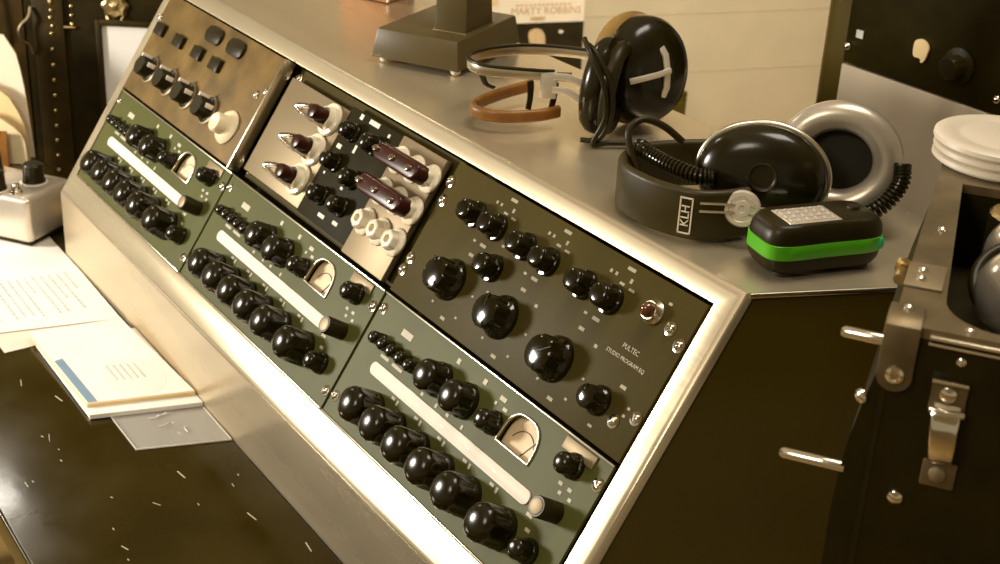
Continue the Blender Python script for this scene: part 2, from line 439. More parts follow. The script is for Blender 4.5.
HF = -.0006       # module faces sit about flush with the steel frame
def green_mesh():
    out = {}
    bm = bmn(); hole = arch(.2305, .2765, -.0445, -.0135)
    plate_ring(bm, (.0022, -.1322, W-.0022, -.0022), hole, HF-.003, HF); out['faceplate'] = mesh('faceplate', bm, M_GREEN, smooth=False)
    bm = bmn()
    c = (.2535, -.030)
    ring = [(x, y, HF+.0006) for x, y in arch(.2300, .2770, -.0450, -.0130)]
    sweep(bm, ring, rsec(.0022, .0022, .0009, 2), closed=True, fixed_up=(0, 0, 1)); out['meter_bezel'] = mesh('meter_bezel', bm, M_TRIM)
    bm = bmn(); prism(bm, arch(.2285, .2785, -.0465, -.0115), HF-.0085, HF-.0070); out['meter_card'] = mesh('meter_card', bm, M_METER, smooth=False)
    bm = bmn()
    arc = [(c[0]+.019*math.cos(a), -.049+.024*math.sin(a), HF-.0066) for a in [math.radians(35+11*k) for k in range(11)]]
    tube(bm, arc, .0004, n=5)
    box(bm, (.262, -.036, HF-.0064), (.0006, .026, .0006), Matrix.Translation((.262, -.036, 0)) @ Matrix.Rotation(-.5, 4, 'Z') @ Matrix.Translation((-.262, .036, 0)))
    out['needle'] = mesh('needle', bm, M_DARKPRINT)
    bm = bmn(); prism(bm, rrect(.262, .0125, .006, 6, .167, -.0668), HF, HF+.0014, bev=.0004); out['label_strip'] = mesh('label_strip', bm, M_TAPE)
    bm = bmn(); random.seed(5)
    for i in range(5):
        box(bm, (.08+i*.042, -.0668, HF+.0015), (random.uniform(.003, .006), .0007, .0002))
    absorb(out['label_strip'], mesh('marks', bm, M_IVORY, smooth=False))
    bm = bmn(); box(bm, (.320, -.0095, HF+.0008), (.040, .0105, .0016), bev=.0004); out['name_plate'] = mesh('name_plate', bm, M_SATIN)
    bm = bmn(); random.seed(11)
    def dash(x, y, w=.005, h=.0026): box(bm, (x, y, HF+.0002), (w, h, .0004))
    for x in (.087, .128, .168, .21, .252): dash(x, -.0772, .006); dash(x+.008, -.0785, .003, .005)
    for x in (.131, .174): dash(x+.010, -.0118, .005, .005); dash(x-.012, -.0565, .004, .003); dash(x+.012, -.0565, .003, .004)
    dash(.214, -.014, .009, .004); dash(.222, -.0205, .006, .003); dash(.208, -.0205, .003, .003)
    dash(.060, -.0225, .018, .0065); dash(.047, -.0530, .014, .003); dash(.070, -.0530, .018, .003)
    dash(.318, -.039, .005, .003); dash(.330, -.039, .005, .003); dash(.322, -.0455, .004, .003); dash(.335, -.0455, .004, .003)
    dash(.306, -.0760, .008, .003); dash(.312, -.0865, .006, .003)
    absorb(out['faceplate'], mesh('marks', bm, M_LEGEND, smooth=False))
    bm = bmn()
    for (cx, cy, dx, dy) in ((W/2, -.0016, W-.003, .0016), (W/2, -.1326, W-.003, .0014)):
        box(bm, (cx, cy, HF+.0008), (dx, dy, .0022), bev=.0004)
    out['edge_trim'] = mesh('edge_trim', bm, M_TRIM)
    return out
G = green_mesh()
def green_module(x0, label):
    r = thing('mixer_module', label, 'mixer module', tuple(face_pt(x0, 0, 0)), (TH, 0, 0), 'green mixer modules in the lower row')
    for k in ('faceplate', 'edge_trim', 'label_strip', 'name_plate'): link(k, G[k], r)
    link('meter_bezel', G['meter_bezel'], r); mc = link('meter_card', G['meter_card'], r); link('needle', G['needle'], mc)
    for x in (.072, .112, .153, .194, .237, .290): link('large_knob', KN_BIG, r, (x-.004, -.1000, HF), (0, 0, random.uniform(0, 6)))
    link('small_knob', KN_SM, r, (.3245, -.099, HF), (0, 0, 1))
    for x in (.031, .047, .063, .079, .095): link('key_knob', KN_TINY, r, (x, -.0415, HF), (0, 0, random.uniform(0, 6)))
    for x in (.131, .174): link('medium_knob', KN_MED, r, (x, -.0360, HF), (0, 0, random.uniform(0, 6)))
    link('small_knob', KN_SM, r, (.2176, -.0355, HF), (0, 0, 2)); link('small_knob', KN_SM, r, (.322, -.0215, HF), (0, 0, .4))
    e = link('cylinder_knob', CYL, r, (.3290, -.0600, HF)); link('cap', CYLCAP, e, (0, 0, .0232))
    for (x, y) in ((.0085, -.0165), (.0085, -.1135), (.3525, -.0215), (.3515, -.1165)): link('screw', SCREW, r, (x, y, HF), (0, 0, random.uniform(0, 3)))
    return r
green_module(-.72, 'green mixer module at the far end of the lower row, nearest the silver pedal box')
green_module(-.36, 'green mixer module in the middle of the lower row, below the jack panel')
green_module(0.0, 'green mixer module at the near end of the lower row, below the dark grey panel')

# ------------------------------------------------------------------ tan module, top row far end
r = thing('preamp_module', 'tan worn metal preamplifier module with one cream knob at far end of upper row', 'preamplifier module', tuple(face_pt(-.72, 0, 0)), (TH, 0, 0))
bm = bmn(); box(bm, (.1795, .0728, HF), (.355, .141, .006), bev=.0012); part('faceplate', bm, M_GOLD, r)
bm = bmn(); box(bm, (.3572, .0728, .0015), (.003, .142, .016), bev=.0008); part('edge_trim', bm, M_TRIM, r)
def stub_knob():
    bm = bmn(); lathe(bm, [(.0165, 0), (.0165, .003), (.0135, .005), (.0132, .017), (.0120, .019), (0, .019)], 40, rad=flute(12, .06, .0045, .018))
    return mesh('level_knob', bm, M_BLACK, ang=50)
SK = stub_knob()
bm = bmn(); lathe(bm, [(.0182, 0), (.0186, .0016), (.0165, .003), (0, .003)], 40); SKD = mesh('dial', bm, M_SATIN)
bm = bmn(); box(bm, (-.002, .0145, .0115), (.003, .005, .015), bev=.0006); box(bm, (.0140, 0.003, .008), (.0022, .006, .012), bev=.0006); PTR = mesh('pointer', bm, M_TAPE)
for x in (.0535, .117, .1785, .2425):
    k = link('level_knob', SK, r, (x, .0425, HF+.003)); link('dial', SKD, k); link('pointer', PTR, k, (0, 0, 0), (0, 0, .2))
bm = bmn()
lathe(bm, [(.0205, 0), (.0212, .002), (.0185, .006), (.0125, .009), (.0122, .019), (.0105, .021), (.006, .0185), (0, .018)], 44)
part('output_knob', bm, M_CREAMK, r, (.305, .0395, HF+.003), label='large cream knob')
bm = bmn(); box(bm, (0, 0, .003), (.026, .0165, .006), bev=.0012); RS = mesh('rocker_switch', bm, M_BLACK)
for x in (.027, .091, .152, .208): link('rocker_switch', RS, r, (x, .0945, HF+.003))
bm = bmn(); prism(bm, rrect(.043, .021, .009), 0, .004, bev=.0012); OV = mesh('oval_socket', bm, M_BLACK)
for x in (.168, .233): link('oval_socket', OV, r, (x, .1245, HF+.003))
for (x, y) in ((.006, .1080), (.350, .1063), (.344, .0985), (.327, .0900), (.350, .0430), (.350, .020)): link('screw', SCREW, r, (x, y, HF+.003))

# ------------------------------------------------------------------ jack panel, middle of top row
r = thing('jack_panel', 'recessed jack panel with two aluminium plates in the middle of the upper row', 'jack panel', tuple(face_pt(-.36, 0, 0)), (TH, 0, 0))
bm = bmn(); box(bm, (.180, .0728, -.015), (.352, .141, .004)); part('recessed_back', bm, M_GREY, r)
bm = bmn(); box(bm, (.084, .0705, -.0035), (.138, .119, .006), bev=.001); part('input_plate', bm, M_SATIN, r)
bm = bmn(); box(bm, (.206, .0725, -.0035), (.108, .127, .005), bev=.001); key_plate = part('key_plate', bm, M_RECESS, r)
bm = bmn(); box(bm, (.3025, .0700, -.0035), (.083, .134, .007), bev=.001); part('output_plate', bm, M_SATIN, r)
bm = bmn(); lathe(bm, [(.0178, 0), (.0188, .002), (.0180, .0045), (.0135, .0055), (.0120, .0120), (.0105, .0120), (.0090, .008), (.0, .008)], 40); FL = mesh('switch_collar', bm, M_IVORY)
bm = bmn(); lathe(bm, [(.0074, .006), (.0080, .008), (.0084, .025), (.0076, .028), (.0050, .029), (0, .029)], 32, rad=flute(10, .05, .008, .024)); RB = mesh('red_barrel', bm, M_RED)
bm = bmn()
tube(bm, [(.012, -.0090, .012), (-.006, -.0095, .020), (-.020, -.0080, .025), (-.030, -.0050, .027)], .0026, n=10, scale=[1.5, 1.0, 1.0, 1.6])
tube(bm, [(-.008, .003, .026), (-.020, .000, .0268), (-.030, -.0045, .027)], .0026, n=10, scale=[1.2, 1.2, 1.6])
lathe(bm, [(.0035, .019), (.0050, .021), (.0045, .0245), (0, .026)], 20)
LV = mesh('lever', bm, M_CHROME)
for y in (.1075, .0705, .0345):
    k = link('switch_collar', FL, r, (.1290, y+.0035, -.0008)); link('red_barrel', RB, k); link('lever', LV, k)
for (x, y) in ((.180, .112), (.225, .112), (.176, .075), (.221, .070), (.184, .038), (.226, .040)):
    link('key_knob', KN_SM, r, (x, y, -.0012), (0, 0, x*40))
bm = bmn()
for (x, y, w, h) in ((.178, .131, .006, .006), (.205, .1315, .020, .005), (.166, .092, .009, .005), (.195, .098, .004, .009), (.168, .083, .003, .003), (.208, .056, .005, .003), (.165, .060, .003, .003), (.228, .022, .010, .004), (.199, .020, .013, .004), (.238, .128, .004, .004)):
    box(bm, (x, y, -.0008), (w, h, .0006))
absorb(key_plate.data, mesh('marks', bm, M_TAPE, smooth=False))
bm = bmn(); lathe(bm, [(.0146, 0), (.0150, .002), (.0140, .004), (.0108, .005), (.0100, .012), (.0086, .013), (.0045, .0128), (.0040, .005), (0, .005)], 36, rad=flute(6, .10, .0039, .02)); PO = mesh('binding_post', bm, M_IVORY, ang=50)
for y in (.1130, .0775, .0425):
    for x in (.2755, .3055, .3355):
        link('binding_post', PO, r, (x, y, -.0002))
for (x, y) in ((.0075, .132), (.0075, .012), ): link('screw', SCREW, r, (x, y, -.013))
def plug(y, label):
    p = thing('shorting_plug', label, 'plug', tuple(face_pt(-.36, y, 0)), (TH, 0, 0), 'oxblood triple plugs in the jack panel')
    bm = bmn()
    xs = [.2725+.0315*i for i in range(3)]
    ol = []
    for k in range(9): a = -PI/2+PI*k/8; ol.append((xs[2]+.0098*math.cos(a), .0098*math.sin(a)))
    for k in range(9): a = PI/2+PI*k/8; ol.append((xs[0]+.0098*math.cos(a), .0098*math.sin(a)))
    prism(bm, ol, .0110, .0265, bev=.003, seg=3)
    part('body', bm, M_RED, p)
    for i, x in enumerate(xs):
        bm = bmn(); lathe(bm, [(.0036, .0250), (.0038, .0280), (.0030, .0300), (0, .0305)], 18); box(bm, (x*0, 0, .0305), (.0062, .0009, .0006)); part('pin_screw', bm, M_CHROME, p, (x-.004, 0, 0))
    return p
plug(.1125, 'oxblood red triple plug across the top row of white posts')
plug(.0770, 'oxblood red triple plug across the middle row of white posts')

# ------------------------------------------------------------------ equaliser module, top row near end
r = thing('equaliser_module', 'dark grey equaliser module with pointer knobs and jewel lamp, near end of upper row', 'equaliser module', tuple(face_pt(0, 0, 0)), (TH, 0, 0))
bm = bmn(); box(bm, (.1815, .0725, HF-.0015), (.357, .1405, .005), bev=.0008); eq_plate = part('faceplate', bm, M_GREY, r)
ZE = HF+.001
for (x, y) in ((.0631, .1072), (.0985, .1072), (.1450, .1062), (.1805, .1056), (.2330, .1055), (.2676, .1066), (.1205, .0742)):
    link('filter_knob', KN_EQS, r, (x, y, ZE), (0, 0, x*33))
for (x, y, a) in ((.0765, .0438, .5), (.1620, .0425, .2), (.2450, .0400, -.9)): link('pointer_knob', KN_EQL, r, (x, y, ZE), (0, 0, a))
link('gain_knob', KN_EQM, r, (.3105, .0332, ZE), (0, 0, .3))
bm = bmn(); lathe(bm, [(.0100, 0), (.0104, .002), (.0085, .004), (.0078, .008), (.0066, .008), (.0062, .006), (0, .006)], 32); jb = part('jewel_lamp', bm, M_TRIM, r, (.3155, .1160, ZE))
bm = bmn(); lathe(bm, [(.0066, .005), (.0064, .010), (.0050, .013), (.0026, .0150), (0, .0156)], 10); part('jewel', bm, M_JEWEL, jb)
for (x, y) in ((.0055, .1215), (.0085, .1020), (.0085, .0390), (.0065, .0255), (.3385, .1120), (.3545, .1040), (.3345, .0265), (.3535, .0385), (.0408, .1110)):
    link('screw', SCREW, r, (x, y, ZE), (0, 0, x*50))
bm = bmn(); zl = ZE+.0001
def dash(x, y, w=.005, h=.0022): box(bm, (x, y, zl), (w, h, .0004))
for i, x0 in enumerate((.0671, .149, .237)):
    dash(x0+.014, .1275, .003, .003); dash(x0+.021, .1275, .003, .003); dash(x0+.034, .1365, .010, .003); dash(x0+.032, .1225, .006); dash(x0+.040, .128, .003, .004); dash(x0+.045, .1215, .007)
    dash(x0+.012, .0865, .004); dash(x0+.026, .0865, .009, .003)
for (x, y) in ((.0890, .0428), (.1735, .0425), (.2580, .0400)):
    dash(x-.004, .0735, .007, .003); dash(x+.020, .068, .004, .003); dash(x-.026, y, .003, .002); dash(x+.026, y, .003, .002); dash(x+.004, .0105, .007, .003); dash(x-.020, .018, .003); dash(x+.020, .018, .003)
dash(.3260, .0530, .007, .003); dash(.3420, .0415, .003); dash(.3410, .0345, .003); dash(.3150, .0125, .005); dash(.118, .096, .004); dash(.131, .054, .005); dash(.326, .1285, .004)
absorb(eq_plate.data, mesh('marks', bm, M_LEGEND2, smooth=False))
bm = bmn()
text_into(bm, 'PULTEC', .0058, Matrix.Translation((.3135, .0812, zl)))
text_into(bm, 'STUDIO PROGRAM EQ', .0047, Matrix.Translation((.3135, .0715, zl)))
absorb(eq_plate.data, mesh('marks', bm, M_LEGEND, smooth=False))

# ------------------------------------------------------------------ things on the console top
def local(root): return Matrix.Translation(-Vector(root.location))
def cup(root, c, ax, R, sx, sy, depth, shell_m, pad_m, name='ear_cup', pad_r=.016, pad_maj=.72, x=None, rim_m=None, inner=True):
    """closed ear cup: shell bulging along ax, cushion on the other side"""
    M = local(root) @ axis_mat(c, ax, x)
    bm = bmn()
    lathe(bm, [(R*.92, -.004), (R, 0), (R*1.0, .004), (R*.97, depth*.45), (R*.86, depth*.74), (R*.62, depth*.92), (R*.3, depth*.985), (0, depth)], 56, M, sx=sx, sy=sy)
    sh = part(name, bm, shell_m, root)
    if rim_m:
        bm = bmn(); pts = [Vector((R*1.005*sx*math.cos(2*PI*k/64), R*1.005*sy*math.sin(2*PI*k/64), -.001)) for k in range(64)]
        tube(bm, pts, .0026, closed=True, M=M); part('rim', bm, rim_m, sh)
    bm = bmn()
    pts = [Vector((R*pad_maj*sx*math.cos(2*PI*k/64), R*pad_maj*sy*math.sin(2*PI*k/64), -.004-pad_r*.7)) for k in range(64)]
    tube(bm, pts, pad_r, closed=True, n=14, M=M); part('cushion', bm, pad_m, root)
    if inner:
        bm = bmn(); lathe(bm, [(R*.66, -.006), (R*.4, -.0075), (0, -.008)], 40, M, sx=sx, sy=sy, cap0=False); part('grille', bm, M_BLACKM, root)
    return sh, M

# --- older headphones with leather strap
hp = thing('headphones', 'black vintage headphones with brown leather strap and chrome yokes beside the tapered taupe base', 'headphones', (0, .2, TOPZ))
A1 = cup(hp, (.0300, .2665, TOPZ+.0565), (.93, .06, .16), .0535, .88, 1.0, .034, M_BAKE, M_TAN, pad_maj=.80, pad_r=.013)
A2 = cup(hp, (.0440, .2120, TOPZ+.0500), (-.80, -.60, .10), .0485, .74, 1.0, .020, M_BAKE, M_BLACK, pad_maj=.80, pad_r=.008)
bm = bmn(); M = A1[1]
yb = [(.000, -.026, .0305), (.0015, -.016, .0350), (.002, 0, .0362), (.0010, .016, .0350), (-.0015, .026, .0300)]
sweep(bm, [Vector(p) for p in yb], rsec(.0075, .0028, .0012, 2), M=M, fixed_up=(0, 0, 1) if False else None)
part('yoke_bar', bm, M_DISC, hp)
bm = bmn(); sweep(bm, [Vector(p) for p in ((.004, .001, .0385), (-.012, -.001, .0380), (-.028, -.003, .0335), (-.039, -.005, .0270))], rsec(.006, .003, .0013, 2), M=M)
part('yoke_arm', bm, M_DISC, hp)
LM = local(hp)
q = TOPZ
def loop_pts(c): return spline([Vector(p) for p in c], 8)
bm = bmn()
band = loop_pts([(.012, .195, q+.052), (-.004, .158, q+.054), (-.034, .123, q+.055), (-.064, .124, q+.055), (-.081, .150, q+.055), (-.077, .195, q+.056), (-.048, .232, q+.057), (.0, .262, q+.058), (.030, .270, q+.058)])
sweep(bm, band, rsec(.0022, .0095, .0009, 2), M=LM, fixed_up=(0, 0, 1)); part('headband', bm, M_TRIM, hp, label='dark edged spring steel band')
bm = bmn(); sweep(bm, [p+Vector((0, 0, .0052)) for p in band[4:-8]], rsec(.0050, .0030, .0013, 2), M=LM, fixed_up=(0, 0, 1)); part('band_cover', bm, M_BLACK, hp)
bm = bmn()
strap = loop_pts([(.006, .187, q+.0165), (.006, .158, q+.016), (-.008, .126, q+.0155), (-.031, .114, q+.0155), (-.050, .128, q+.016), (-.062, .163, q+.018), (-.066, .205, q+.021)])
sweep(bm, strap, rsec(.0075, .0125, .0034, 3), M=LM, fixed_up=(0, 0, 1)); part('leather_strap', bm, M_BROWN, hp, label='brown leather head strap')
yn = Vector((.82, -.57, .0)).normalized(); yx = Vector((.57, .82, 0)).normalized()
YM = LM @ axis_mat((.004, .174, q+.0445), yn, yx)           # plane of the yoke: x along it, y up
bm = bmn(); box(bm, (0, 0, 0), (.0165, .027, .006), YM, bev=.0015); part('slide_block', bm, M_DISC, hp)
for pts in (((.004, .009, .002), (.020, .009, .004), (.034, .003, .005), (.047, -.008, .006)), ((.004, -.004, .002), (.018, -.005, .004), (.032, -.013, .005), (.045, -.024, .006))):
    bm = bmn(); sweep(bm, spline([Vector(p) for p in pts], 8), rsec(.0070, .0024, .001, 2), M=YM, fixed_up=(0, 0, 1)); part('yoke_prong', bm, M_DISC, hp)
bm = bmn(); box(bm, (.048, -.014, .0065), (.010, .028, .0032), YM @ Matrix.Rotation(-.12, 4, 'Z'), bev=.001); part('pivot_plate', bm, M_DISC, hp)
bm = bmn(); lathe(bm, [(.0044, 0), (.0042, .002), (.0026, .0032), (0, .0036)], 18, YM @ Matrix.Translation((.046, -.008, .0075))); part('pivot_screw', bm, M_CHROME, hp)
for (p0, p1, p2) in (((-.034, .122, q+.049), (-.036, .128, q+.040), (-.033, .136, q+.036)), ((-.010, .162, q+.046), (-.011, .164, q+.032), (-.008, .160, q+.018)), ((.000, .186, q+.044), (.001, .184, q+.030), (.003, .180, q+.020))):
    bm = bmn(); sweep(bm, spline([Vector(p0), Vector(p1), Vector(p2)], 6), rsec(.007, .0018, .0008, 2), M=LM); part('strap_tab', bm, M_BLACK, hp)
bm = bmn()
tube(bm, spline([(.046, .183, q+.096), (.062, .184, q+.090), (.078, .190, q+.066), (.080, .194, q+.036), (.070, .190, q+.008), (.056, .178, q+.004)], 8), .0026, M=LM)
tube(bm, spline([(.040, .186, q+.098), (.060, .178, q+.090), (.076, .184, q+.064), (.078, .188, q+.032), (.070, .182, q+.004), (.075, .195, q+.004), (.085, .215, q+.004)], 8), .0026, M=LM)
part('cable', bm, M_BLACK, hp)

# --- KLH headphones
kl = thing('headphones', 'black headphones with silver ear cushions, coiled cord and chrome pivot disc near console corner', 'headphones', (.25, .18, TOPZ))
LK = local(kl)
axk = (.60, -.78, .10)
K1 = cup(kl, (.2850, .1920, q+.0440), axk, .0530, 1.02, .80, .028, M_BAKE, M_SILVERPAD, pad_maj=.80, pad_r=.009, rim_m=M_TRIM)
K2 = cup(kl, (.2960, .2700, q+.0490), (-.60, .76, -.20), .0510, .98, .90, .022, M_TRIM, M_SILVERPAD, pad_maj=.815, pad_r=.0128, rim_m=None)
bm = bmn()
lathe(bm, [(.012, 0), (.0115, .002), (.010, .0015), (.009, .0005), (0, .0005)], 32, K1[1] @ Matrix.Translation((.004, .004, .0285))); part('shell_emblem', bm, M_BLACK, kl)
bandk = spline([Vector(p) for p in ((.300, .158), (.2905, .128), (.272, .109), (.243, .1015), (.213, .1045), (.191, .122), (.181, .150), (.187, .185), (.205, .222), (.240, .262), (.272, .285))], 8) if False else spline([Vector((x, y, q+.0225)) for x, y in ((.303, .160), (.3000, .138), (.291, .119), (.270, .107), (.243, .1015), (.213, .1045), (.191, .122), (.181, .150), (.187, .185), (.205, .222), (.240, .258), (.262, .272))], 8)
bm = bmn(); sweep(bm, bandk, rsec(.0085, .043, .0038, 3), M=LK, fixed_up=(0, 0, 1)); hb = part('headband', bm, M_BAND, kl)
# maker's plate on the band
ki = min((i for i, p in enumerate(bandk) if p.y < .135), key=lambda i: abs(bandk[i].x-.2835))
tv = (bandk[ki-1]-bandk[ki+1]).normalized(); nv = Vector((tv.y, -tv.x, 0))
pc = bandk[ki] + nv*.0048
PM = LK @ axis_mat(pc, nv, tv)
bm = bmn()
for (cx, cy, w, h) in ((0, .0150, .0110, .0011), (0, -.0150, .0110, .0011), (.0050, 0, .0011, .0310), (-.0050, 0, .0011, .0310)): box(bm, (cx, cy, .0006), (w, h, .0010), PM)
text_into(bm, 'KLH', .0100, PM @ Matrix.Rotation(PI/2, 4, 'Z') @ Matrix.Translation((0, 0, .0008)))
part('maker_plate', bm, M_IVORY, hb, smooth=False)
dm = LK @ axis_mat((.3130, .1455, q+.0310), (.66, -.72, .22))
bm = bmn(); lathe(bm, [(.0148, -.006), (.0150, -.001), (.0138, .001), (.0108, .0012), (.0100, .0002), (.0070, .0002), (.0064, .0012), (.0030, .0014), (.0024, .0004), (0, .0004)], 40, dm); part('pivot_disc', bm, M_DISC, kl)
bm = bmn()
for dz in (.0025, -.0040):
    tube(bm, [Vector((-.033, dz-.001, .0095)), Vector((-.018, dz, .0065)), Vector((-.004, dz, -.0005)), Vector((.018, dz, .0)), Vector((.036, dz+.0005, .001))], .0013, M=dm, n=8)
part('slide_rods', bm, M_CHROME, kl)
bm = bmn(); box(bm, (-.024, -.001, -.0065), (.026, .022, .008), dm, bev=.002); part('rod_block', bm, M_BLACK, kl)
bm = bmn()
path = spline([Vector(p) for p in ((.190, .138, q+.046), (.205, .134, q+.046), (.224, .133, q+.045), (.243, .135, q+.044), (.262, .140, q+.043), (.272, .150, q+.043))], 10)
tube(bm, helix(path, .0055, 25, 12), .0018, n=6, M=LK); part('coiled_cord', bm, M_BAKE, kl)
bm = bmn()
path = spline([Vector(p) for p in ((.313, .232, q+.008), (.330, .236, q+.010), (.344, .250, q+.016), (.353, .268, q+.028), (.355, .281, q+.044), (.350, .286, q+.058))], 10)
tube(bm, helix(path, .0058, 27, 12), .0020, n=6, M=LK); part('coiled_cord', bm, M_BAKE, kl)
bm = bmn()
tube(bm, spline([Vector(p) for p in ((.208, .124, q+.030), (.198, .122, q+.046), (.190, .124, q+.062), (.190, .138, q+.070), (.197, .156, q+.064), (.206, .172, q+.050))], 8), .0032, M=LK); part('cord_loop', bm, M_BLACK, kl)

# --- green and black remote like gadget
GX, GY = .3674, .1742
gd = thing('handheld_gadget', 'rounded black gadget with bright green band lying at the console corner before the headphones', 'gadget', (GX, GY, TOPZ), (0, 0, math.atan2(.972, .235)))
def gout(k=1.0, n=64):
    o = []
    for i in range(n):
        a = 2*PI*i/n; c, s = math.cos(a), math.sin(a); p = 4.6
        rr = (abs(c)**p+abs(s)**p)**(-1/p)
        x, y = .0525*rr*c*k, .0262*rr*s*k
        y *= 1-.07*math.cos(x/.0525*PI*.5)**2 * (1 if abs(s) > .3 else 0)
        o.append((x, y))
    return o
def loft(bm, levels):
    R = []
    for k, z in levels: R.append([bm.verts.new((x, y, z)) for x, y in gout(k)])
    for A, B in zip(R, R[1:]):
        for i in range(len(A)): j = (i+1) % len(A); bm.faces.new((A[i], A[j], B[j], B[i]))
    bm.faces.new(list(reversed(R[0]))); bm.faces.new(R[-1])
bm = bmn(); loft(bm, [(.80, .0025), (.90, .004), (.965, .009), (.985, .015)]); part('base_shell', bm, M_BLACK, gd)
bm = bmn(); loft(bm, [(.985, .0150), (1.0, .0155), (1.0, .0265), (.985, .0270)]); part('green_band', bm, M_LIME, gd, label='bright green middle band')
bm = bmn(); loft(bm, [(.985, .0270), (.985, .030), (.955, .0365), (.90, .0405), (.84, .0420)]); part('cover_shell', bm, M_BLACK, gd)
bm = bmn(); box(bm, (.0452, -.0196, .0210), (.0092, .0092, .0110), bev=.0038); part('corner_light', bm, M_TEAL, gd, label='teal corner lens')
bm = bmn(); box(bm, (-.012, -.002, .0421), (.046, .030, .0010), bev=.0003); kp = part('keypad', bm, M_RACKSIL, gd)
bm = bmn()
for i in range(6): box(bm, (-.031+i*.0076, -.002, .0428), (.0009, .028, .0005))
for j in range(4): box(bm, (-.012, -.013+j*.0074, .0428), (.043, .0010, .0005))
part('key_lines', bm, M_INK, kp, smooth=False)
bm = bmn(); lathe(bm, [(.0055, .0415), (.0055, .0430), (.0045, .0442), (0, .0445)], 24, Matrix.Translation((.034, .004, 0))); part('button', bm, M_BLACK, gd)
bm = bmn(); lathe(bm, [(.007, 0), (.0072, .002), (.007, .003)], 20, Matrix.Translation((-.035, -.013, 0)))
part('rubber_foot', bm, M_BLACKM, gd)
for (x, y) in ((.035, -.013), (-.035, .013), (.035, .013)):
    bm = bmn(); lathe(bm, [(.007, 0), (.0072, .002), (.007, .003)], 20, Matrix.Translation((x, y, 0))); part('rubber_foot', bm, M_BLACKM, gd)

# --- tapered taupe microphone base
ang = math.radians(30)
mb = thing('microphone_stand', 'taupe square tapered stand base with tapering column on white feet', 'stand', (-.2640, .2260, TOPZ), (0, 0, ang))
def frustum(bm, w0, d0, w1, d1, z0, z1, bev=.0015):
    v = [(-w0/2, -d0/2, z0), (w0/2, -d0/2, z0), (w0/2, d0/2, z0), (-w0/2, d0/2, z0), (-w1/2, -d1/2, z1), (w1/2, -d1/2, z1), (w1/2, d1/2, z1), (-w1/2, d1/2, z1)]
    fs = flat(bm, v, [(3, 2, 1, 0), (4, 5, 6, 7), (0, 1, 5, 4), (1, 2, 6, 5), (2, 3, 7, 6), (3, 0, 4, 7)])
    bmesh.ops.bevel(bm, geom=list(bm.edges), offset=bev, segments=2, profile=.5, affect='EDGES')
bm = bmn(); frustum(bm, .110, .156, .100, .145, .006, .0385); part('base', bm, M_BASE, mb)
CT = Matrix.Translation((.0240, -.0090, 0))
bm = bmn(); frustum(bm, .040, .066, .030, .048, .038, .190, .001); bm.transform(CT); part('column', bm, M_BASE, mb)
bm = bmn(); frustum(bm, .0425, .0685, .0415, .0675, .0375, .0395, .0005); bm.transform(CT); part('collar', bm, M_ALU, mb)
bm = bmn(); lathe(bm, [(.012, .188), (.012, .20), (.009, .203), (.009, .23), (.026, .235), (.028, .30), (.022, .315), (0, .32)], 28, CT); part('microphone_head', bm, M_ALU, mb)
for sx in (-1, 1):
    for sy in (-1, 1):
        bm = bmn(); lathe(bm, [(.0048, 0), (.0055, .002), (.0055, .0065)], 16, Matrix.Translation((sx*.045, sy*.065, 0))); part('foot', bm, M_TAPE, mb)

# --- carton at the far back of the console top
bm = bmn(); box(bm, (0, 0, .04), (.080, .060, .080), bev=.0015)
ct = thing('carton', 'small orange brown carton at the far back of the console top', 'carton', (-.5495, .2930, TOPZ), (0, 0, .40))
part('body', bm, M_CARTON, ct)
bm = bmn(); box(bm, (.0405, -.029, .006), (.003, .004, .010), bev=.0008); part('label_tab', bm, M_SLEEVE, ct)
bm = bmn(); box(bm, (0, 0, .0805), (.079, .003, .001)); part('lid_seam', bm, M_SLEEVE, ct)

# ------------------------------------------------------------------ paper work on the desk
def sheet(name, label, cat, pts, z0, z1, m, group=None, extra=None):
    cx = sum(p[0] for p in pts)/len(pts); cy = sum(p[1] for p in pts)/len(pts)
    t = thing(name, label, cat, (cx, cy, z0), (0, 0, 0), group)
    bm = bmn(); prism(bm, [(x-cx, y-cy) for x, y in pts], 0, z1-z0); part('page' if extra is None else extra, bm, m, t, smooth=False)
    return t, cx, cy
def lerp2(a, b, t): return (a[0]+(b[0]-a[0])*t, a[1]+(b[1]-a[1])*t)
Z = DESKZ+.0002
sheet('paper_sheet', 'ivory sheet lying partly under the typed page at the left', 'paper', [(-.735, -.250), (-.490, -.2455), (-.497, -.115), (-.735, -.115)], Z, Z+.0004, M_PAPER2)
sheet('paper_slip', 'narrow white slip between the typed page and the booklet against the riser', 'paper', [(-.520, -.160), (-.402, -.170), (-.405, -.0925), (-.517, -.0925)], Z+.0006, Z+.0010, M_PAPER)
t, cx, cy = sheet('typed_page', 'white typed page of small grey text lying below the silver pedal box', 'paper', [(-.722, -.270), (-.548, -.262), (-.5130, -.0935), (-.694, -.0905)], Z+.0012, Z+.0018, M_PAPER)
bm = bmn(); random.seed(21)
for i in range(13):
    y = -.112-.0105*i
    x0 = -.680-.0006*i; L = random.choice([.115, .120, .112, .08, .118]) if i % 5 else .05
    x = x0
    while x < x0+L:
        w = random.uniform(.004, .011); box(bm, (x+w/2-cx, y-cy, .0007), (w, .0030, .0003)); x += w+.0022
part('typed_text', bm, M_INK, t, smooth=False)
sheet('paper_sheet', 'blank white paper lying beneath the silver pedal box at the left', 'paper', [(-.99, -.26), (-.660, -.24), (-.660, -.0905), (-.99, -.0905)], Z+.0006, Z+.0010, M_PAPER)
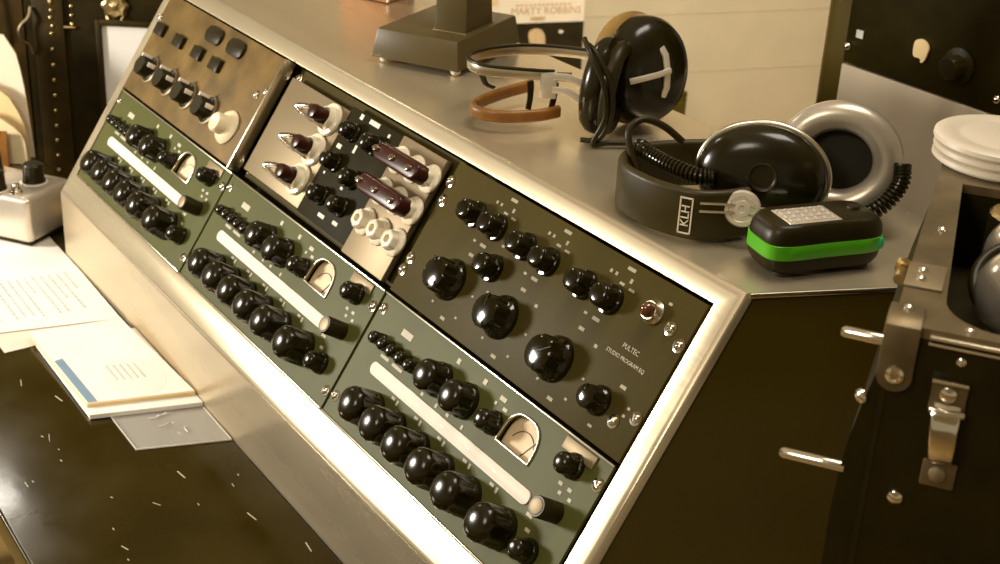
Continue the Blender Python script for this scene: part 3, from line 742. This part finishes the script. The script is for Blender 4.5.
bt, cx, cy = sheet('booklet', 'lower white booklet whose edge peeks out beneath the blue striped one', 'booklet', [(-.485, -.2090), (-.2890, -.2095), (-.2570, -.0900), (-.470, -.0905)], Z+.0014, Z+.0066, M_PAPER, extra='cover')
bb, cx, cy = sheet('booklet', 'white booklet with a blue stripe and faint oval print, tan edged, topmost of the pile', 'booklet', [(-.5080, -.2110), (-.3060, -.2065), (-.2760, -.0910), (-.4940, -.1000)], Z+.0068, Z+.0108, M_CREAM, extra='pages')
bm = bmn(); prism(bm, [(-.5080-cx, -.2105-cy), (-.3080-cx, -.2060-cy), (-.2780-cx, -.0910-cy), (-.4940-cx, -.1000-cy)], .0040, .0047); part('cover', bm, M_PAPER, bb, smooth=False)
bm = bmn(); prism(bm, [(-.421-cx, -.2065-cy), (-.3085-cx, -.2045-cy), (-.3065-cx, -.1945-cy), (-.423-cx, -.1965-cy)], .0047, .0050); part('blue_stripe', bm, M_BLUE, bb, smooth=False)
bm = bmn(); prism(bm, [(-.345+.050*math.cos(2*PI*k/40)-cx, -.137+.034*math.sin(2*PI*k/40)-cy) for k in range(40)], .0047, .00485); part('oval_print', bm, mat('faint_print', (.80, .775, .72), .7), bb, smooth=False)
bm = bmn()
for i in range(5): box(bm, (-.362+.002*i-cx, -.158+.0075*i-cy, .00492), (.040, .0022, .0002))
part('printed_lines', bm, M_INK, bb, smooth=False)
ps = thing('plastic_sleeve', 'empty clear plastic sleeve lying flat beside the pile of booklets', 'sleeve', (-.235, -.14, Z), (0, 0, 0))
PL = [(-.2890, -.1880), (-.2045, -.1880), (-.1750, -.0915), (-.2660, -.0905)]
bm = bmn(); prism(bm, [(x+.235, y+.14) for x, y in PL], .0002, .0012); part('film', bm, M_PLASTIC, ps, smooth=False)
bm = bmn()
P3 = [Vector((x+.235, y+.14, .0014)) for x, y in PL]
tube(bm, P3, .0011, closed=True, n=8); part('sealed_edge', bm, mat('sealed_plastic', (.85, .79, .68), .25, alpha=.55), ps)
bm = bmn(); random.seed(4)
for i in range(5):
    a = random.uniform(0, 6); x, y = random.uniform(-.03, .02), random.uniform(-.025, .03)
    tube(bm, spline([Vector((x, y, .0014)), Vector((x+.006*math.cos(a), y+.006*math.sin(a), .0026)), Vector((x+.013*math.cos(a+.5), y+.013*math.sin(a+.5), .0014))], 5), .0007, n=6)
part('wrinkles', bm, MATS['sealed_plastic'], ps)

# ------------------------------------------------------------------ silver pedal box
pu = Vector((.815, .58, 0)); pv = Vector((-.58, .815, 0))
pcn = Vector((-.7800, -.1240, 0)) - pu*.080 + pv*.048
pb = thing('effects_pedal', 'silver cast metal pedal box with black knobs and chrome footswitch standing on desk', 'pedal box', (pcn.x, pcn.y, Z+.0012), (0, 0, math.atan2(.58, .815)))
bm = bmn(); box(bm, (0, 0, .039), (.160, .100, .068), bev=.009, seg=4); part('enclosure', bm, M_BOX, pb)
bm = bmn(); box(bm, (0, 0, .0035), (.152, .092, .004), bev=.001); part('base_plate', bm, M_BLACK, pb)
bm = bmn(); box(bm, (.0785, -.0385, .036), (.0012, .0012, .055)); part('seam', bm, M_BLACK, pb)
def pl_(u, v, z): # box coordinates of a spot on its lid
    p = Vector((u, v, 0))-pcn; return (p.dot(pu), p.dot(pv), z)
bm = bmn(); lathe(bm, [(.0190, 0), (.0190, .001), (.0175, .0015), (0, .0015)], 32); DI = mesh('dial_plate', bm, M_TAPE)
bm = bmn(); lathe(bm, [(.0165, .0015), (.0165, .004), (.0150, .006), (.0142, .0260), (.0120, .0285), (0, .0285)], 40, rad=flute(12, .05, .004, .018)); PK = mesh('control_knob', bm, M_BLACK)
for (u, v) in ((-.843, -.096), (-.838, -.152), (-.915, -.135)):
    k = link('control_knob', PK, pb, pl_(u, v, .073)); link('dial_plate', DI, k)
bm = bmn(); lathe(bm, [(.0085, 0), (.0085, .002), (.0066, .003), (.0066, .006), (.0052, .007), (.0052, .012), (.004, .0135), (0, .014)], 24, rad=lambda a, r, z: r*(1+.06*math.cos(6*a)) if z < .0025 else r)
part('footswitch', bm, M_CHROME, pb, pl_(-.812, -.130, .073))
bm = bmn(); lathe(bm, [(.0050, 0), (.0050, .006), (.0042, .007), (.0042, .013), (0, .013)], 20, rad=lambda a, r, z: r*(1+.08*math.cos(6*a)) if z < .0065 else r)
part('jack_nut', bm, M_CHROME, pb, (.080, .028, .048), (0, PI/2, 0))

# ------------------------------------------------------------------ paper and folders leaning at the left
LNn = Vector((.83, -.56, 0)).normalized(); LT = Vector((.56, .83, 0)).normalized()
def leaning(name, label, cat, pts, base, lean, th, m, curl=0):
    """upright card: pts in (along, up); leans back by 'lean' metres per metre"""
    t = thing(name, label, cat, tuple(base), (0, 0, math.atan2(LT.y, LT.x)))
    bm = bmn(); n = len(pts)
    def P(a, b, d): return Vector((a, d+lean*b-curl*math.sin(b*16)*.004, b))
    # cut into strips so that a gentle bend shows
    K = 8; rows_ = []
    zs = [max(p[1] for p in pts)*k/K for k in range(K+1)]
    def span(zz):
        xs = []
        for i in range(n):
            (a0, b0), (a1, b1) = pts[i], pts[(i+1) % n]
            if min(b0, b1)-1e-9 <= zz <= max(b0, b1)+1e-9:
                if abs(b1-b0) < 1e-9: xs += [a0, a1]
                else: xs.append(a0+(a1-a0)*(zz-b0)/(b1-b0))
        return min(xs), max(xs)
    for zz in zs:
        a, b = span(zz)
        rows_.append([bm.verts.new(P(a, zz, 0)), bm.verts.new(P(b, zz, 0)), bm.verts.new(P(b, zz, th)), bm.verts.new(P(a, zz, th))])
    for A, B in zip(rows_, rows_[1:]):
        for k in range(4): bm.faces.new((A[k], A[(k+1) % 4], B[(k+1) % 4], B[k]))
    bm.faces.new(list(reversed(rows_[0]))); bm.faces.new(rows_[-1])
    part('sheet', bm, m, t)
    return t
B0 = Vector((-1.150, -.020, DESKZ+.0005))
leaning('paper_folder', 'white folder with a sloping top edge standing behind the pedal box at far left', 'folder', [(-.16, 0), (.012, 0), (.0035, .10), (-.006, .163), (-.022, .196), (-.16, .225)], B0, .10, .003, M_SLEEVE)
leaning('paper_folder', 'cream folder with a bent edge leaning in front of the white folder', 'folder', [(-.16, 0), (.010, 0), (.008, .050), (.000, .075), (-.025, .118), (-.16, .165)], B0+LNn*.018, .10, .004, M_CREAM, 1.0)
leaning('envelope', 'pale cream envelope sagging lowest of the papers behind the pedal box', 'envelope', [(-.16, 0), (.012, 0), (.010, .045), (-.006, .062), (-.05, .092), (-.16, .100)], B0+LNn*.034, .08, .004, mat('pale_cream', (.84, .68, .40), .75, 0, var=.06), 1.5)
leaning('brown_card', 'small brown card standing lowest in front of the cream papers', 'card', [(-.16, 0), (-.014, 0), (-.014, .058), (-.16, .058)], B0+LNn*.050, .06, .004, M_BROWN)

# ------------------------------------------------------------------ trunk behind the far end
TO = Vector((-1.25, .05, 0))
tk = thing('studded_trunk', 'tall black travel trunk with rows of brass studs behind the far end of console', 'trunk', tuple(TO), (0, 0, math.atan2(LT.y, LT.x)))
# local: x along the face, -y towards the room, z up
bm = bmn(); box(bm, (-.12, .24, .59), (.86, .47, 1.18), bev=.012, seg=3); part('body', bm, M_LEATHER, tk)
bm = bmn(); box(bm, (.012, .0025, .59), (.052, .008, 1.17), bev=.002); part('edge_strip', bm, M_TRIMLEA, tk, label='brown leather strip')
bm = bmn(); box(bm, (-.28, .004, .59), (.50, .003, 1.16), bev=.001); part('face_panel', bm, mat('trunk_brown', (.046, .0255, .003), .42, 0, spec=.3, var=.35, vscale=14, bump=.2, bscale=160), tk)
STUD = None
bm = bmn(); lathe(bm, [(.0034, 0), (.0031, .0014), (.0018, .0026), (0, .003)], 14, Matrix.Rotation(PI/2, 4, 'X')); STUD = mesh('stud', bm, M_BRASS)
z = .70
while z < 1.06:
    link('stud', STUD, tk, (.0095+(z-.70)*.028, -.0014, z)); z += .0268
for z in (.957, .972, .987, 1.002, 1.017): link('stud', STUD, tk, (.050, .0050, z))
for z in (.954, .980, .993): link('stud', STUD, tk, (.0185, -.0014, z))
bm = bmn(); box(bm, (.034, .001, .9525), (.046, .004, .004), bev=.001); part('hinge_bar', bm, M_BRASS, tk)
bm = bmn(); sweep(bm, spline([Vector(p) for p in ((-.014, -.004, .985), (-.016, -.012, .970), (-.028, -.016, .957), (-.032, -.018, .945), (-.028, -.016, .930), (-.018, -.010, .922), (-.015, -.004, .905))], 6), rsec(.006, .004, .0018, 2)); part('handle', bm, M_ALU, tk)
bm = bmn(); sweep(bm, spline([Vector(p) for p in ((-.066, -.004, 1.0), (-.074, -.012, .985), (-.078, -.016, .965), (-.074, -.014, .935), (-.066, -.004, .915))], 6), rsec(.007, .004, .0018, 2)); part('handle', bm, M_ALU, tk)
bm = bmn()
lathe(bm, [(.022, 0), (.0215, .003), (.016, .006), (.010, .0045), (.004, .007), (0, .008)], 32, Matrix.Translation((.124, .004, .992)) @ Matrix.Rotation(PI/2, 4, 'X'), rad=lambda a, r, z: r*(1+.10*math.cos(8*a)))
tube(bm, spline([Vector(p) for p in ((.110, -.002, .975), (.117, -.006, .966), (.124, -.008, .963), (.131, -.006, .966), (.138, -.002, .975))], 5), .0022)
part('lock_plate', bm, M_BRASS, tk)
# framed card fixed on the trunk
fc = thing('framed_notice', 'blank white card in dark frame hanging on the trunk beside the console end', 'frame', tuple(TO+LT*.150+LNn*.006+Vector((0, 0, .84))), (0, 0, math.atan2(LT.y, LT.x)))
bm = bmn()
for (cx, cz, w, h) in ((-.0525, 0, .009, .262), (.0525, 0, .009, .262), (0, .1265, .105, .009), (0, -.1265, .105, .009)): box(bm, (cx, -.003, cz), (w, .010, h), Matrix.Rotation(0, 4, 'Y'), bev=.0015)
part('frame', bm, M_TRIMLEA, fc)
bm = bmn(); box(bm, (0, .000, 0), (.098, .003, .246)); part('card', bm, M_PAPER, fc, smooth=False)

# ------------------------------------------------------------------ record and cabinet by the wall
def wall_pt(a, z, off): return wp + wt*a + wn*off + Vector((0, 0, z))
WROT = math.atan2(wt.y, wt.x)
cb = thing('record_cabinet', 'low dark cabinet by the block wall behind the black headphones', 'cabinet', tuple(wall_pt(-.255, -.02, .10)), (0, 0, WROT))
bm = bmn(); box(bm, (0, 0, .195), (.68, .16, .35), bev=.004); part('carcass', bm, M_PANEL, cb)
bm = bmn(); box(bm, (0, 0, .3775), (.68, .16, .015), bev=.002); part('top', bm, M_PANEL, cb)
for x in (-.17, .17):
    bm = bmn(); box(bm, (x, -.083, .195), (.32, .012, .32), bev=.003); d = part('door', bm, M_PANEL, cb)
    bm = bmn(); lathe(bm, [(.006, 0), (.005, .012), (.011, .018), (.010, .024), (0, .026)], 16, Matrix.Translation((x-.13*(1 if x > 0 else -1), -.088, .21)) @ Matrix.Rotation(PI/2, 4, 'X')); part('knob', bm, M_BRASS, d)
bm = bmn(); box(bm, (0, 0, .02), (.62, .12, .04)); part('plinth', bm, M_PANEL, cb)
lp = thing('record_sleeve', 'record sleeve with red brown lettering on a cream band above a dark portrait photo', 'record sleeve', tuple(wall_pt(-.3700, .3655, .080)), (math.radians(-3), 0, WROT))
bm = bmn(); box(bm, (0, .002, .170), (.290, .004, .340), bev=.0006); part('card', bm, M_SLEEVE, lp, smooth=False)
bm = bmn(); box(bm, (0, -.0003, .1015), (.290, .0008, .195)); part('photo', bm, M_DARKPRINT, lp, smooth=False)
TM = Matrix(((1, 0, 0, 0), (0, 0, -1, -.0006), (0, 1, 0, 0), (0, 0, 0, 1)))
bm = bmn(); text_into(bm, 'MARTY ROBBINS', .0290, Matrix.Translation((.025, 0, 0.2330)) @ TM, depth=.0003); part('title', bm, M_ORPRINT, lp, smooth=False)
bm = bmn(); random.seed(9)
for i in range(13): box(bm, (-.065+i*.0135, -.0006, 0.2510), (.008, .0006, .0045))
part('small_print', bm, M_ORPRINT, lp, smooth=False)
bm = bmn()
for (cx, cz, w, h) in ((.0, 0.2160, .042, .0016), (.0, 0.2075, .042, .0016), (-.021, 0.2117, .003, .009), (.021, 0.2117, .003, .009), (0, 0.2117, .030, .0028)): box(bm, (cx, -.0006, cz), (w, .0006, h))
part('series_box', bm, M_ORPRINT, lp, smooth=False)
bm = bmn(); box(bm, (-.133, -.0006, .268), (.021, .0006, .030)); part('corner_stamp', bm, M_CREAM, lp, smooth=False)
def blob(pts, y, m, nm):
    bm = bmn(); c = spline([Vector((a, y, b)) for a, b in pts], 6, True)
    lo = [bm.verts.new(p) for p in c]; hi = [bm.verts.new(p+Vector((0, .0004, 0))) for p in c]; n = len(c)
    bm.faces.new(lo); bm.faces.new(list(reversed(hi)))
    for i in range(n): bm.faces.new((lo[i], lo[(i+1) % n], hi[(i+1) % n], hi[i]))
    return part(nm, bm, m, lp, smooth=False)
blob([(-.028, 0.1690), (-.010, 0.1820), (.012, 0.1780), (.024, 0.1590), (.026, 0.1360), (.030, 0.1220), (.014, 0.1160), (-.006, 0.1200), (-.020, 0.1320)], -.0012, M_SKIN, 'portrait_face')
blob([(-.040, 0.1300), (-.022, 0.1240), (.006, 0.1140), (.034, 0.1100), (.036, 0.0840), (.010, 0.0920), (-.012, 0.1060)], -.0011, M_PAPER2, 'portrait_collar')
blob([(.070, 0.1760), (.082, 0.1720), (.078, 0.1660), (.066, 0.1680)], -.0011, M_PAPER2, 'portrait_highlight')

# ------------------------------------------------------------------ equipment rack
RX = -.1565
rk = thing('equipment_rack', 'tall equipment rack with black upper panel and satin silver lower panel behind the console', 'rack', (RX, .75, 0))
bm = bmn(); box(bm, (.255, .275, .85), (.60, .53, 1.70), bev=.028, seg=5); part('cabinet', bm, M_PANEL, rk)
bm = bmn(); box(bm, (.2785, .000, 1.408), (.518, .010, .606), bev=.001); up = part('amplifier_panel', bm, M_CASE, rk)
bm = bmn(); box(bm, (.2785, -.001, .8705), (.518, .010, .464), bev=.0012); low = part('silver_panel', bm, M_RACKSIL, rk, label='satin silver lower panel')
bm = bmn(); box(bm, (.275, -.001, .35), (.500, .008, .50), bev=.001); part('vent_panel', bm, M_CASE, rk)
RSC = mesh('screw', (lambda b: (lathe(b, [(.005, 0), (.0046, .0015), (.0025, .003), (0, .0034)], 16, Matrix.Rotation(PI/2, 4, 'X')), b)[1])(bmn()), M_CHROME)
for (x, z) in ((.025, 1.1261), (.031, 1.0415), (.258, 1.1226), (.515, 1.1226), (.515, 1.05), (.033, .70), (.510, .70)): link('screw', RSC, rk, (x, -.0065 if z > 1.1 else -.0085, z))
bm = bmn(); box(bm, (.0425, -.0068, 1.146), (.011, .0015, .010)); part('small_label', bm, M_INK, rk)
bm = bmn(); sweep_pts = None
ol = [(.130, 1.158), (.137, 1.1635), (.146, 1.1625), (.152, 1.156), (.151, 1.147), (.1485, 1.1395), (.1440, 1.1360), (.1415, 1.1405), (.131, 1.142)]
c = spline([Vector((a, 0, b)) for a, b in ol], 4, True)
fr_ = [bm.verts.new((p.x, -.0085, p.z)) for p in c]; bk_ = [bm.verts.new((p.x, -.006, p.z)) for p in c]
bm.faces.new(fr_); bm.faces.new(list(reversed(bk_)))
for i in range(len(c)): bm.faces.new((fr_[i], fr_[(i+1) % len(c)], bk_[(i+1) % len(c)], bk_[i]))
part('torn_sticker', bm, M_CREAM, rk, smooth=False)
bm = bmn(); lathe(bm, [(.022, 0), (.022, .003), (.015, .005), (.014, .020), (.012, .022), (0, .022)], 36, Matrix.Translation((.198, -.006, 1.1457)) @ Matrix.Rotation(PI/2, 4, 'X'), rad=flute(10, .08, .004, .021)); part('rack_knob', bm, M_CASE, rk)

# ------------------------------------------------------------------ portable case at the right
CC = Vector((.6286, -.0498, 1.2542)); HC = .185
ca = thing('portable_case', 'black portable equipment case with aluminium rim, chrome latch and open top at right edge', 'case', (CC.x, CC.y, CC.z-HC), (0, 0, math.atan2(.5735, .8192)))
CW, CD = .30, .315                       # along the front, back
# recess outline with a rounded corner at the near left
def rec(inset=0, top=False):
    o = []
    x0, y0, x1, y1 = .0240+inset, .0095+inset, CW-.02-inset, CD-.070-inset
    r = .034
    for k in range(9): a = PI+PI/2*k/8; o.append((x0+r+r*math.cos(a)*1.0, y0+r+r*math.sin(a)))
    o += [(x1, y0), (x1, y1), (x0-.007, y1)]
    return o
bm = bmn()                               # rim plate with the opening
o = [bm.verts.new((x, y, HC)) for x, y in ((0, 0), (CW, 0), (CW, CD), (0, CD))]
h = [bm.verts.new((x, y, HC)) for x, y in rec()]
es = [bm.edges.new((o[i], o[(i+1) % 4])) for i in range(4)]+[bm.edges.new((h[i], h[(i+1) % len(h)])) for i in range(len(h))]
bmesh.ops.triangle_fill(bm, use_beauty=True, edges=es)
for lp_, dz in ((o, .006), (h, .006)):
    lo = [bm.verts.new(v.co-Vector((0, 0, dz))) for v in lp_]
    for i in range(len(lp_)): j = (i+1) % len(lp_); bm.faces.new((lp_[i], lp_[j], lo[j], lo[i]))
part('rim', bm, M_ALU, ca, smooth=False, label='dull aluminium rim')
bm = bmn()
hh = rec(); lo = [bm.verts.new((x, y, HC-.006)) for x, y in hh]; l2 = [bm.verts.new((x, y, HC-.060)) for x, y in hh]
for i in range(len(hh)): j = (i+1) % len(hh); bm.faces.new((lo[i], lo[j], l2[j], l2[i]))
bm.faces.new(l2); part('well', bm, M_RECESS, ca, smooth=False)
bm = bmn()                               # body with a belly bulging to the left below the rim
prof = [(0.0005, HC-.0065), (-.0015, HC-.018), (-.0035, HC-.030), (-.0075, HC-.050), (-.0120, HC-.075), (-.0145, HC-.100), (-.0155, HC-.130), (-.015, HC-.165), (-.010, .0)]
fr_ = [bm.verts.new((x, .0025, z)) for x, z in prof]; bk_ = [bm.verts.new((x, .26, z)) for x, z in prof]
e1 = bm.verts.new((.06, .0025, HC-.0065)); e2 = bm.verts.new((.06, .0025, 0)); e3 = bm.verts.new((.06, .26, HC-.0065)); e4 = bm.verts.new((.06, .26, 0))
for i in range(len(prof)-1): bm.faces.new((fr_[i], fr_[i+1], bk_[i+1], bk_[i]))
bm.faces.new(fr_+[e2, e1]); bm.faces.new(list(reversed(bk_))+[e3, e4])
part('bulge', bm, M_CASE, ca)
bm = bmn()
v = [(0.0006, 0, HC-.0065), (CW, 0, HC-.0065), (CW, 0, 0), (0.0006, 0, 0), (0.0006, CD, HC-.0065), (CW, CD, HC-.0065), (CW, CD, 0), (0.0006, CD, 0)]
flat(bm, v, [(0, 1, 2, 3), (5, 4, 7, 6), (1, 5, 6, 2), (4, 0, 3, 7), (3, 2, 6, 7)])
part('body', bm, M_CASE, ca, smooth=False)
bm = bmn(); box(bm, (CW/2+.01, -.0016, HC-.0035), (CW-.02, .0035, .0022), bev=.0008); box(bm, (CW/2+.01, -.0012, HC-.0075), (CW-.02, .0028, .0016), bev=.0006); part('rim_bead', bm, M_TRIM, ca)
bm = bmn(); box(bm, (.0015, -.0002, HC*.42), (.003, .001, HC*.72)); part('corner_edge', bm, M_BLACK, ca)
bm = bmn(); box(bm, (.0100, .0690, HC+.0008), (.0215, .036, .0016), bev=.0005); jp = part('joint_plate', bm, M_SATIN, ca)
CR = mesh('rivet', (lambda b: (lathe(b, [(.0030, 0), (.0028, .0012), (.0015, .0022), (0, .0026)], 18), b)[1])(bmn()), M_CHROME)
for (x, y) in ((.0080, .0615), (.0078, .0745)): link('rivet', CR, jp, (x, y, HC+.0016))
for (x, y) in ((.0400, .0180), (.0420, .0040)): pass
link('rivet', CR, ca, (.0395, .0060, HC)); link('rivet', CR, ca, (.012, .150, HC)); pass
bm = bmn()                               # corner strap: over the rim and down the front
st = [Vector((.0058, .0225, HC+.0012)), Vector((.0058, .010, HC+.0014)), Vector((.0058, .002, HC+.0016)), Vector((.0058, -.0022, HC-.0008)), Vector((.0058, -.0034, HC-.005)), Vector((.0058, -.0028, HC-.018)), Vector((.0058, -.0024, HC-.030))]
sweep(bm, st, rsec(.0190, .0016, .0007, 2), fixed_up=(0, -.3, 1))
bm2 = None
lathe(bm, [(.0095, 0), (.0095, .0016), (0, .0016)], 32, Matrix.Translation((.0058, -.0016, HC-.030)) @ Matrix.Rotation(PI/2, 4, 'X'))
cs_ = part('corner_strap', bm, M_ALU, ca)
link('rivet', CR, cs_, (.0062, .0170, HC+.0020))
bm = bmn(); lathe(bm, [(.0052, 0), (.0050, .0012), (.0034, .0020), (.0026, .0012), (0, .0010)], 24, Matrix.Translation((.0060, -.0034, HC-.0290)) @ Matrix.Rotation(PI/2, 4, 'X')); part('strap_screw', bm, M_CHROME, cs_)
bm = bmn(); lathe(bm, [(.0034, 0), (.0034, .012), (.0026, .0135), (0, .0135)], 18, Matrix.Translation((-.0040, .064, HC-.002)) @ Matrix.Rotation(-PI/2, 4, 'X')); lathe(bm, [(.0042, 0), (.0042, .007), (0, .007)], 18, Matrix.Translation((-.0044, .0795, HC-.001)) @ Matrix.Rotation(-PI/2, 4, 'X'))
part('hinge_knuckle', bm, M_BRASS, ca)
for (x0, x1, z) in ((-.001, -.0262, HC-.0140), (-.012, -.0490, HC-.0975)):
    bm = bmn(); lathe(bm, [(.0034, 0), (.0034, abs(x1-x0)-.002), (.0022, abs(x1-x0)), (0, abs(x1-x0))], 20, Matrix.Translation((x0, -.0008+.006, z)) @ Matrix.Rotation(-PI/2, 4, 'Y')); part('hinge_pin', bm, M_CHROME, ca)
# latch
la = part('latch_plate', (lambda b: (box(b, (.0355, -.0012, HC-.0360), (.0190, .0024, .0195), bev=.001), b)[1])(bmn()), M_ALU, ca)
bm = bmn(); box(bm, (.0353, -.0030, HC-.0268), (.0195, .0050, .0022), bev=.0007); part('latch_lip', bm, M_CHROME, la)
bm = bmn(); lathe(bm, [(.0048, 0), (.0045, .0016), (.0024, .0030), (0, .0034)], 24, Matrix.Translation((.0352, -.0024, HC-.0345)) @ Matrix.Rotation(PI/2, 4, 'X')); part('rivet', bm, M_CHROME, la)
bm = bmn(); sweep(bm, [Vector((.0362, -.0020, HC-.0420)), Vector((.0362, -.0062, HC-.0450)), Vector((.0365, -.0085, HC-.0530)), Vector((.0372, -.0090, HC-.0620)), Vector((.0376, -.0075, HC-.0700)), Vector((.0378, -.0030, HC-.0755))], rsec(.0150, .0040, .0018, 3), fixed_up=(0, -1, .01), scale=[1.02, 1.05, 1, .96, .92, .86]); part('latch_lever', bm, M_CHROME, la)
bm = bmn(); sweep(bm, [Vector((.0275, -.005, HC-.0440)), Vector((.0362, -.0072, HC-.0440)), Vector((.0450, -.005, HC-.0440))], circ(.0022, 10)); part('latch_pivot', bm, M_CHROME, la)
bm = bmn(); box(bm, (.0385, -.0012, HC-.0845), (.0185, .0024, .0165), bev=.001); lb = part('latch_keeper', bm, M_ALU, ca)
bm = bmn(); lathe(bm, [(.0048, 0), (.0045, .0014), (.0024, .0026), (0, .003)], 24, Matrix.Translation((.0380, -.0024, HC-.0840)) @ Matrix.Rotation(PI/2, 4, 'X')); part('rivet', bm, M_SATIN, lb)
for (x, z, s_) in ((.0384, HC-.0152, .9), (.0184, HC-.1055, 1.5)):
    o_ = link('rivet', CR, ca, (x, 0, z), (PI/2, 0, 0)); o_.scale = (s_, s_, s_)
o_ = link('rivet', CR, ca, (-.0095, .004, HC-.050), (PI/2, 0, -.9)); o_.scale = (1.5, 1.5, 1.2)
# chrome covers in the well
bm = bmn(); lathe(bm, [(.018, 0), (.018, .012)]+[(.0290*math.cos(a), .034+.0290*math.sin(a)) for a in [math.radians(-50+10*k) for k in range(14)]]+[(0, .063)], 44, Matrix.Translation((.0660, .1230, HC-.0560))); part('chrome_cover', bm, M_PITTED, ca)
bm = bmn(); pts = [Vector((.0655+.0290*math.cos(2*PI*k/40), .1330+.0270*math.sin(2*PI*k/40), HC-.020+.016*math.sin(2*PI*k/40))) for k in range(40)]; tube(bm, pts, .0038, closed=True); part('retaining_ring', bm, M_BLACK, ca)
bm = bmn(); lathe(bm, [(.017, 0), (.017, .012)]+[(.0260*math.cos(a), .036+.0260*math.sin(a)) for a in [math.radians(-50+10*k) for k in range(14)]]+[(0, .062)], 44, Matrix.Translation((.0640, .1800, HC-.0550))); part('chrome_cover', bm, M_PITTED, ca)
bm = bmn(); lathe(bm, [(.0230, 0), (.0230, .062), (.0210, .064), (0, .064)], 40, Matrix.Translation((.0600, .2240, HC-.070)), rad=flute(20, .04)); part('coil_winding', bm, M_BRASS, ca)

# stand under the case
sd = thing('case_stand', 'dark stand carrying the portable case at the right edge', 'stand', (CC.x+.8192*.15-.5735*.12, CC.y+.5735*.15+.819*.12, 0), (0, 0, math.atan2(.5735, .8192)))
bm = bmn(); box(bm, (.01, .0, CC.z-HC-.0125), (.24, .22, .025), bev=.003); part('shelf', bm, M_CASE, sd)
bm = bmn(); lathe(bm, [(.025, .02), (.025, CC.z-HC-.024)], 24, Matrix.Translation((.05, -.02, 0))); part('post', bm, M_CASE, sd)
bm = bmn(); box(bm, (.04, -.02, .0125), (.36, .30, .025), bev=.003); part('base', bm, M_CASE, sd)

# white film cans on the back of the case
dirr = Vector((.555, .832, 0)).normalized()
for i, (lab, off, rr) in enumerate((('white film can at the bottom of the stack on the portable case', .000, .0500), ('white film can in the middle of the stack on the portable case', .0005, .0505), ('white film can with a ridged lid, topmost of the stack on the portable case', .0, .0510))):
    z0 = CC.z+.0003+i*.0066
    cpt = Vector((.4570, .1820, 0))+dirr*(.0515+off)
    f = thing('film_can', lab, 'film can', (cpt.x, cpt.y, z0), (0, 0, i*.7), 'white film cans stacked on the case')
    bm = bmn(); lathe(bm, [(rr-.0025, 0), (rr-.0018, .0006), (rr-.0018, .0030)], 72); part('tray', bm, M_CAN, f)
    bm = bmn(); lathe(bm, [(rr, .0018), (rr+.0004, .0023), (rr, .0052), (rr-.0015, .0062), (rr-.008, .0062), (rr-.014, .0062), (rr-.0155, .0057), (rr-.0175, .0057), (rr-.019, .0062), (0, .0062)], 72); part('lid', bm, M_CAN, f)

# ------------------------------------------------------------------ wooden chair drawn up to the desk (its corner shows)
ch = thing('wooden_chair', 'tan wooden chair pushed up to the front of the black desk', 'chair', (-.215, -.560, 0))
bm = bmn(); prism(bm, rrect(.40, .38, .06, 6), .44, .462, bev=.006); part('seat', bm, M_WOOD, ch)
for (x, y) in ((-.16, .15), (.16, .15)):
    bm = bmn(); tube(bm, [Vector((x*1.1, y*1.08, 0)), Vector((x, y, .45))], .017); part('leg', bm, M_WOOD, ch)
for x in (-.17, .17):
    bm = bmn(); tube(bm, spline([Vector((x*1.08, -.19, 0)), Vector((x, -.165, .45)), Vector((x, -.20, .82))], 6), .017); part('leg', bm, M_WOOD, ch)
bm = bmn(); sweep(bm, spline([Vector((-.175, -.198, .77)), Vector((0, -.225, .77)), Vector((.175, -.198, .77))], 6), rsec(.02, .09, .008, 3), fixed_up=(0, 0, 1)); part('backrest', bm, M_WOOD, ch)

# ------------------------------------------------------------------ light
def area(name, loc, target, size, power, col, sy=None):
    l = bpy.data.lights.new(name, 'AREA'); l.energy = power; l.color = col; l.size = size
    if sy: l.shape = 'RECTANGLE'; l.size_y = sy
    o = bpy.data.objects.new(name, l); COL.objects.link(o); o.location = loc
    o.rotation_euler = (Vector(target)-Vector(loc)).to_track_quat('-Z', 'Y').to_euler()
    return o
area('desk_lamp', (-1.22, -1.40, 1.40), (-.3, -.0, .90), .32, 36, (1, .94, .83))
area('ceiling_and_fill_light', (.6, -1.6, 2.75), (-.6, .3, .9), .7, 24, (1, .91, .75), 1.0)  # unseen frontal fill, added to brighten the framed card, wall and rack panel
area('ceiling_and_fill_light', (.35, .45, 2.75), (.35, .45, 0), .5, 15, (1, .92, .78), .9)  # added overhead fill that lifts the steel console top
area('ceiling_and_fill_light', (-2.8, -.25, 2.75), (-2.8, -.25, 0), .35, 12, (1, .93, .80), .45)
wl = area('ceiling_and_fill_light', (-1.0, 1.75, 2.75), (-2.15, 2.2, .35), .5, 30, (1, .92, .78), .5)  # added light, aimed down to brighten the low part of the wall
wl.data.spread = 1.75
w = bpy.data.worlds.new('world'); SC.world = w; w.use_nodes = True
w.node_tree.nodes['Background'].inputs['Color'].default_value = (1, .83, .50, 1)
w.node_tree.nodes['Background'].inputs['Strength'].default_value = .25
vs = SC.view_settings; vs.view_transform = 'Standard'; vs.look = 'None'; vs.gamma = 1.0; vs.exposure = 0.27; vs.use_curve_mapping = False
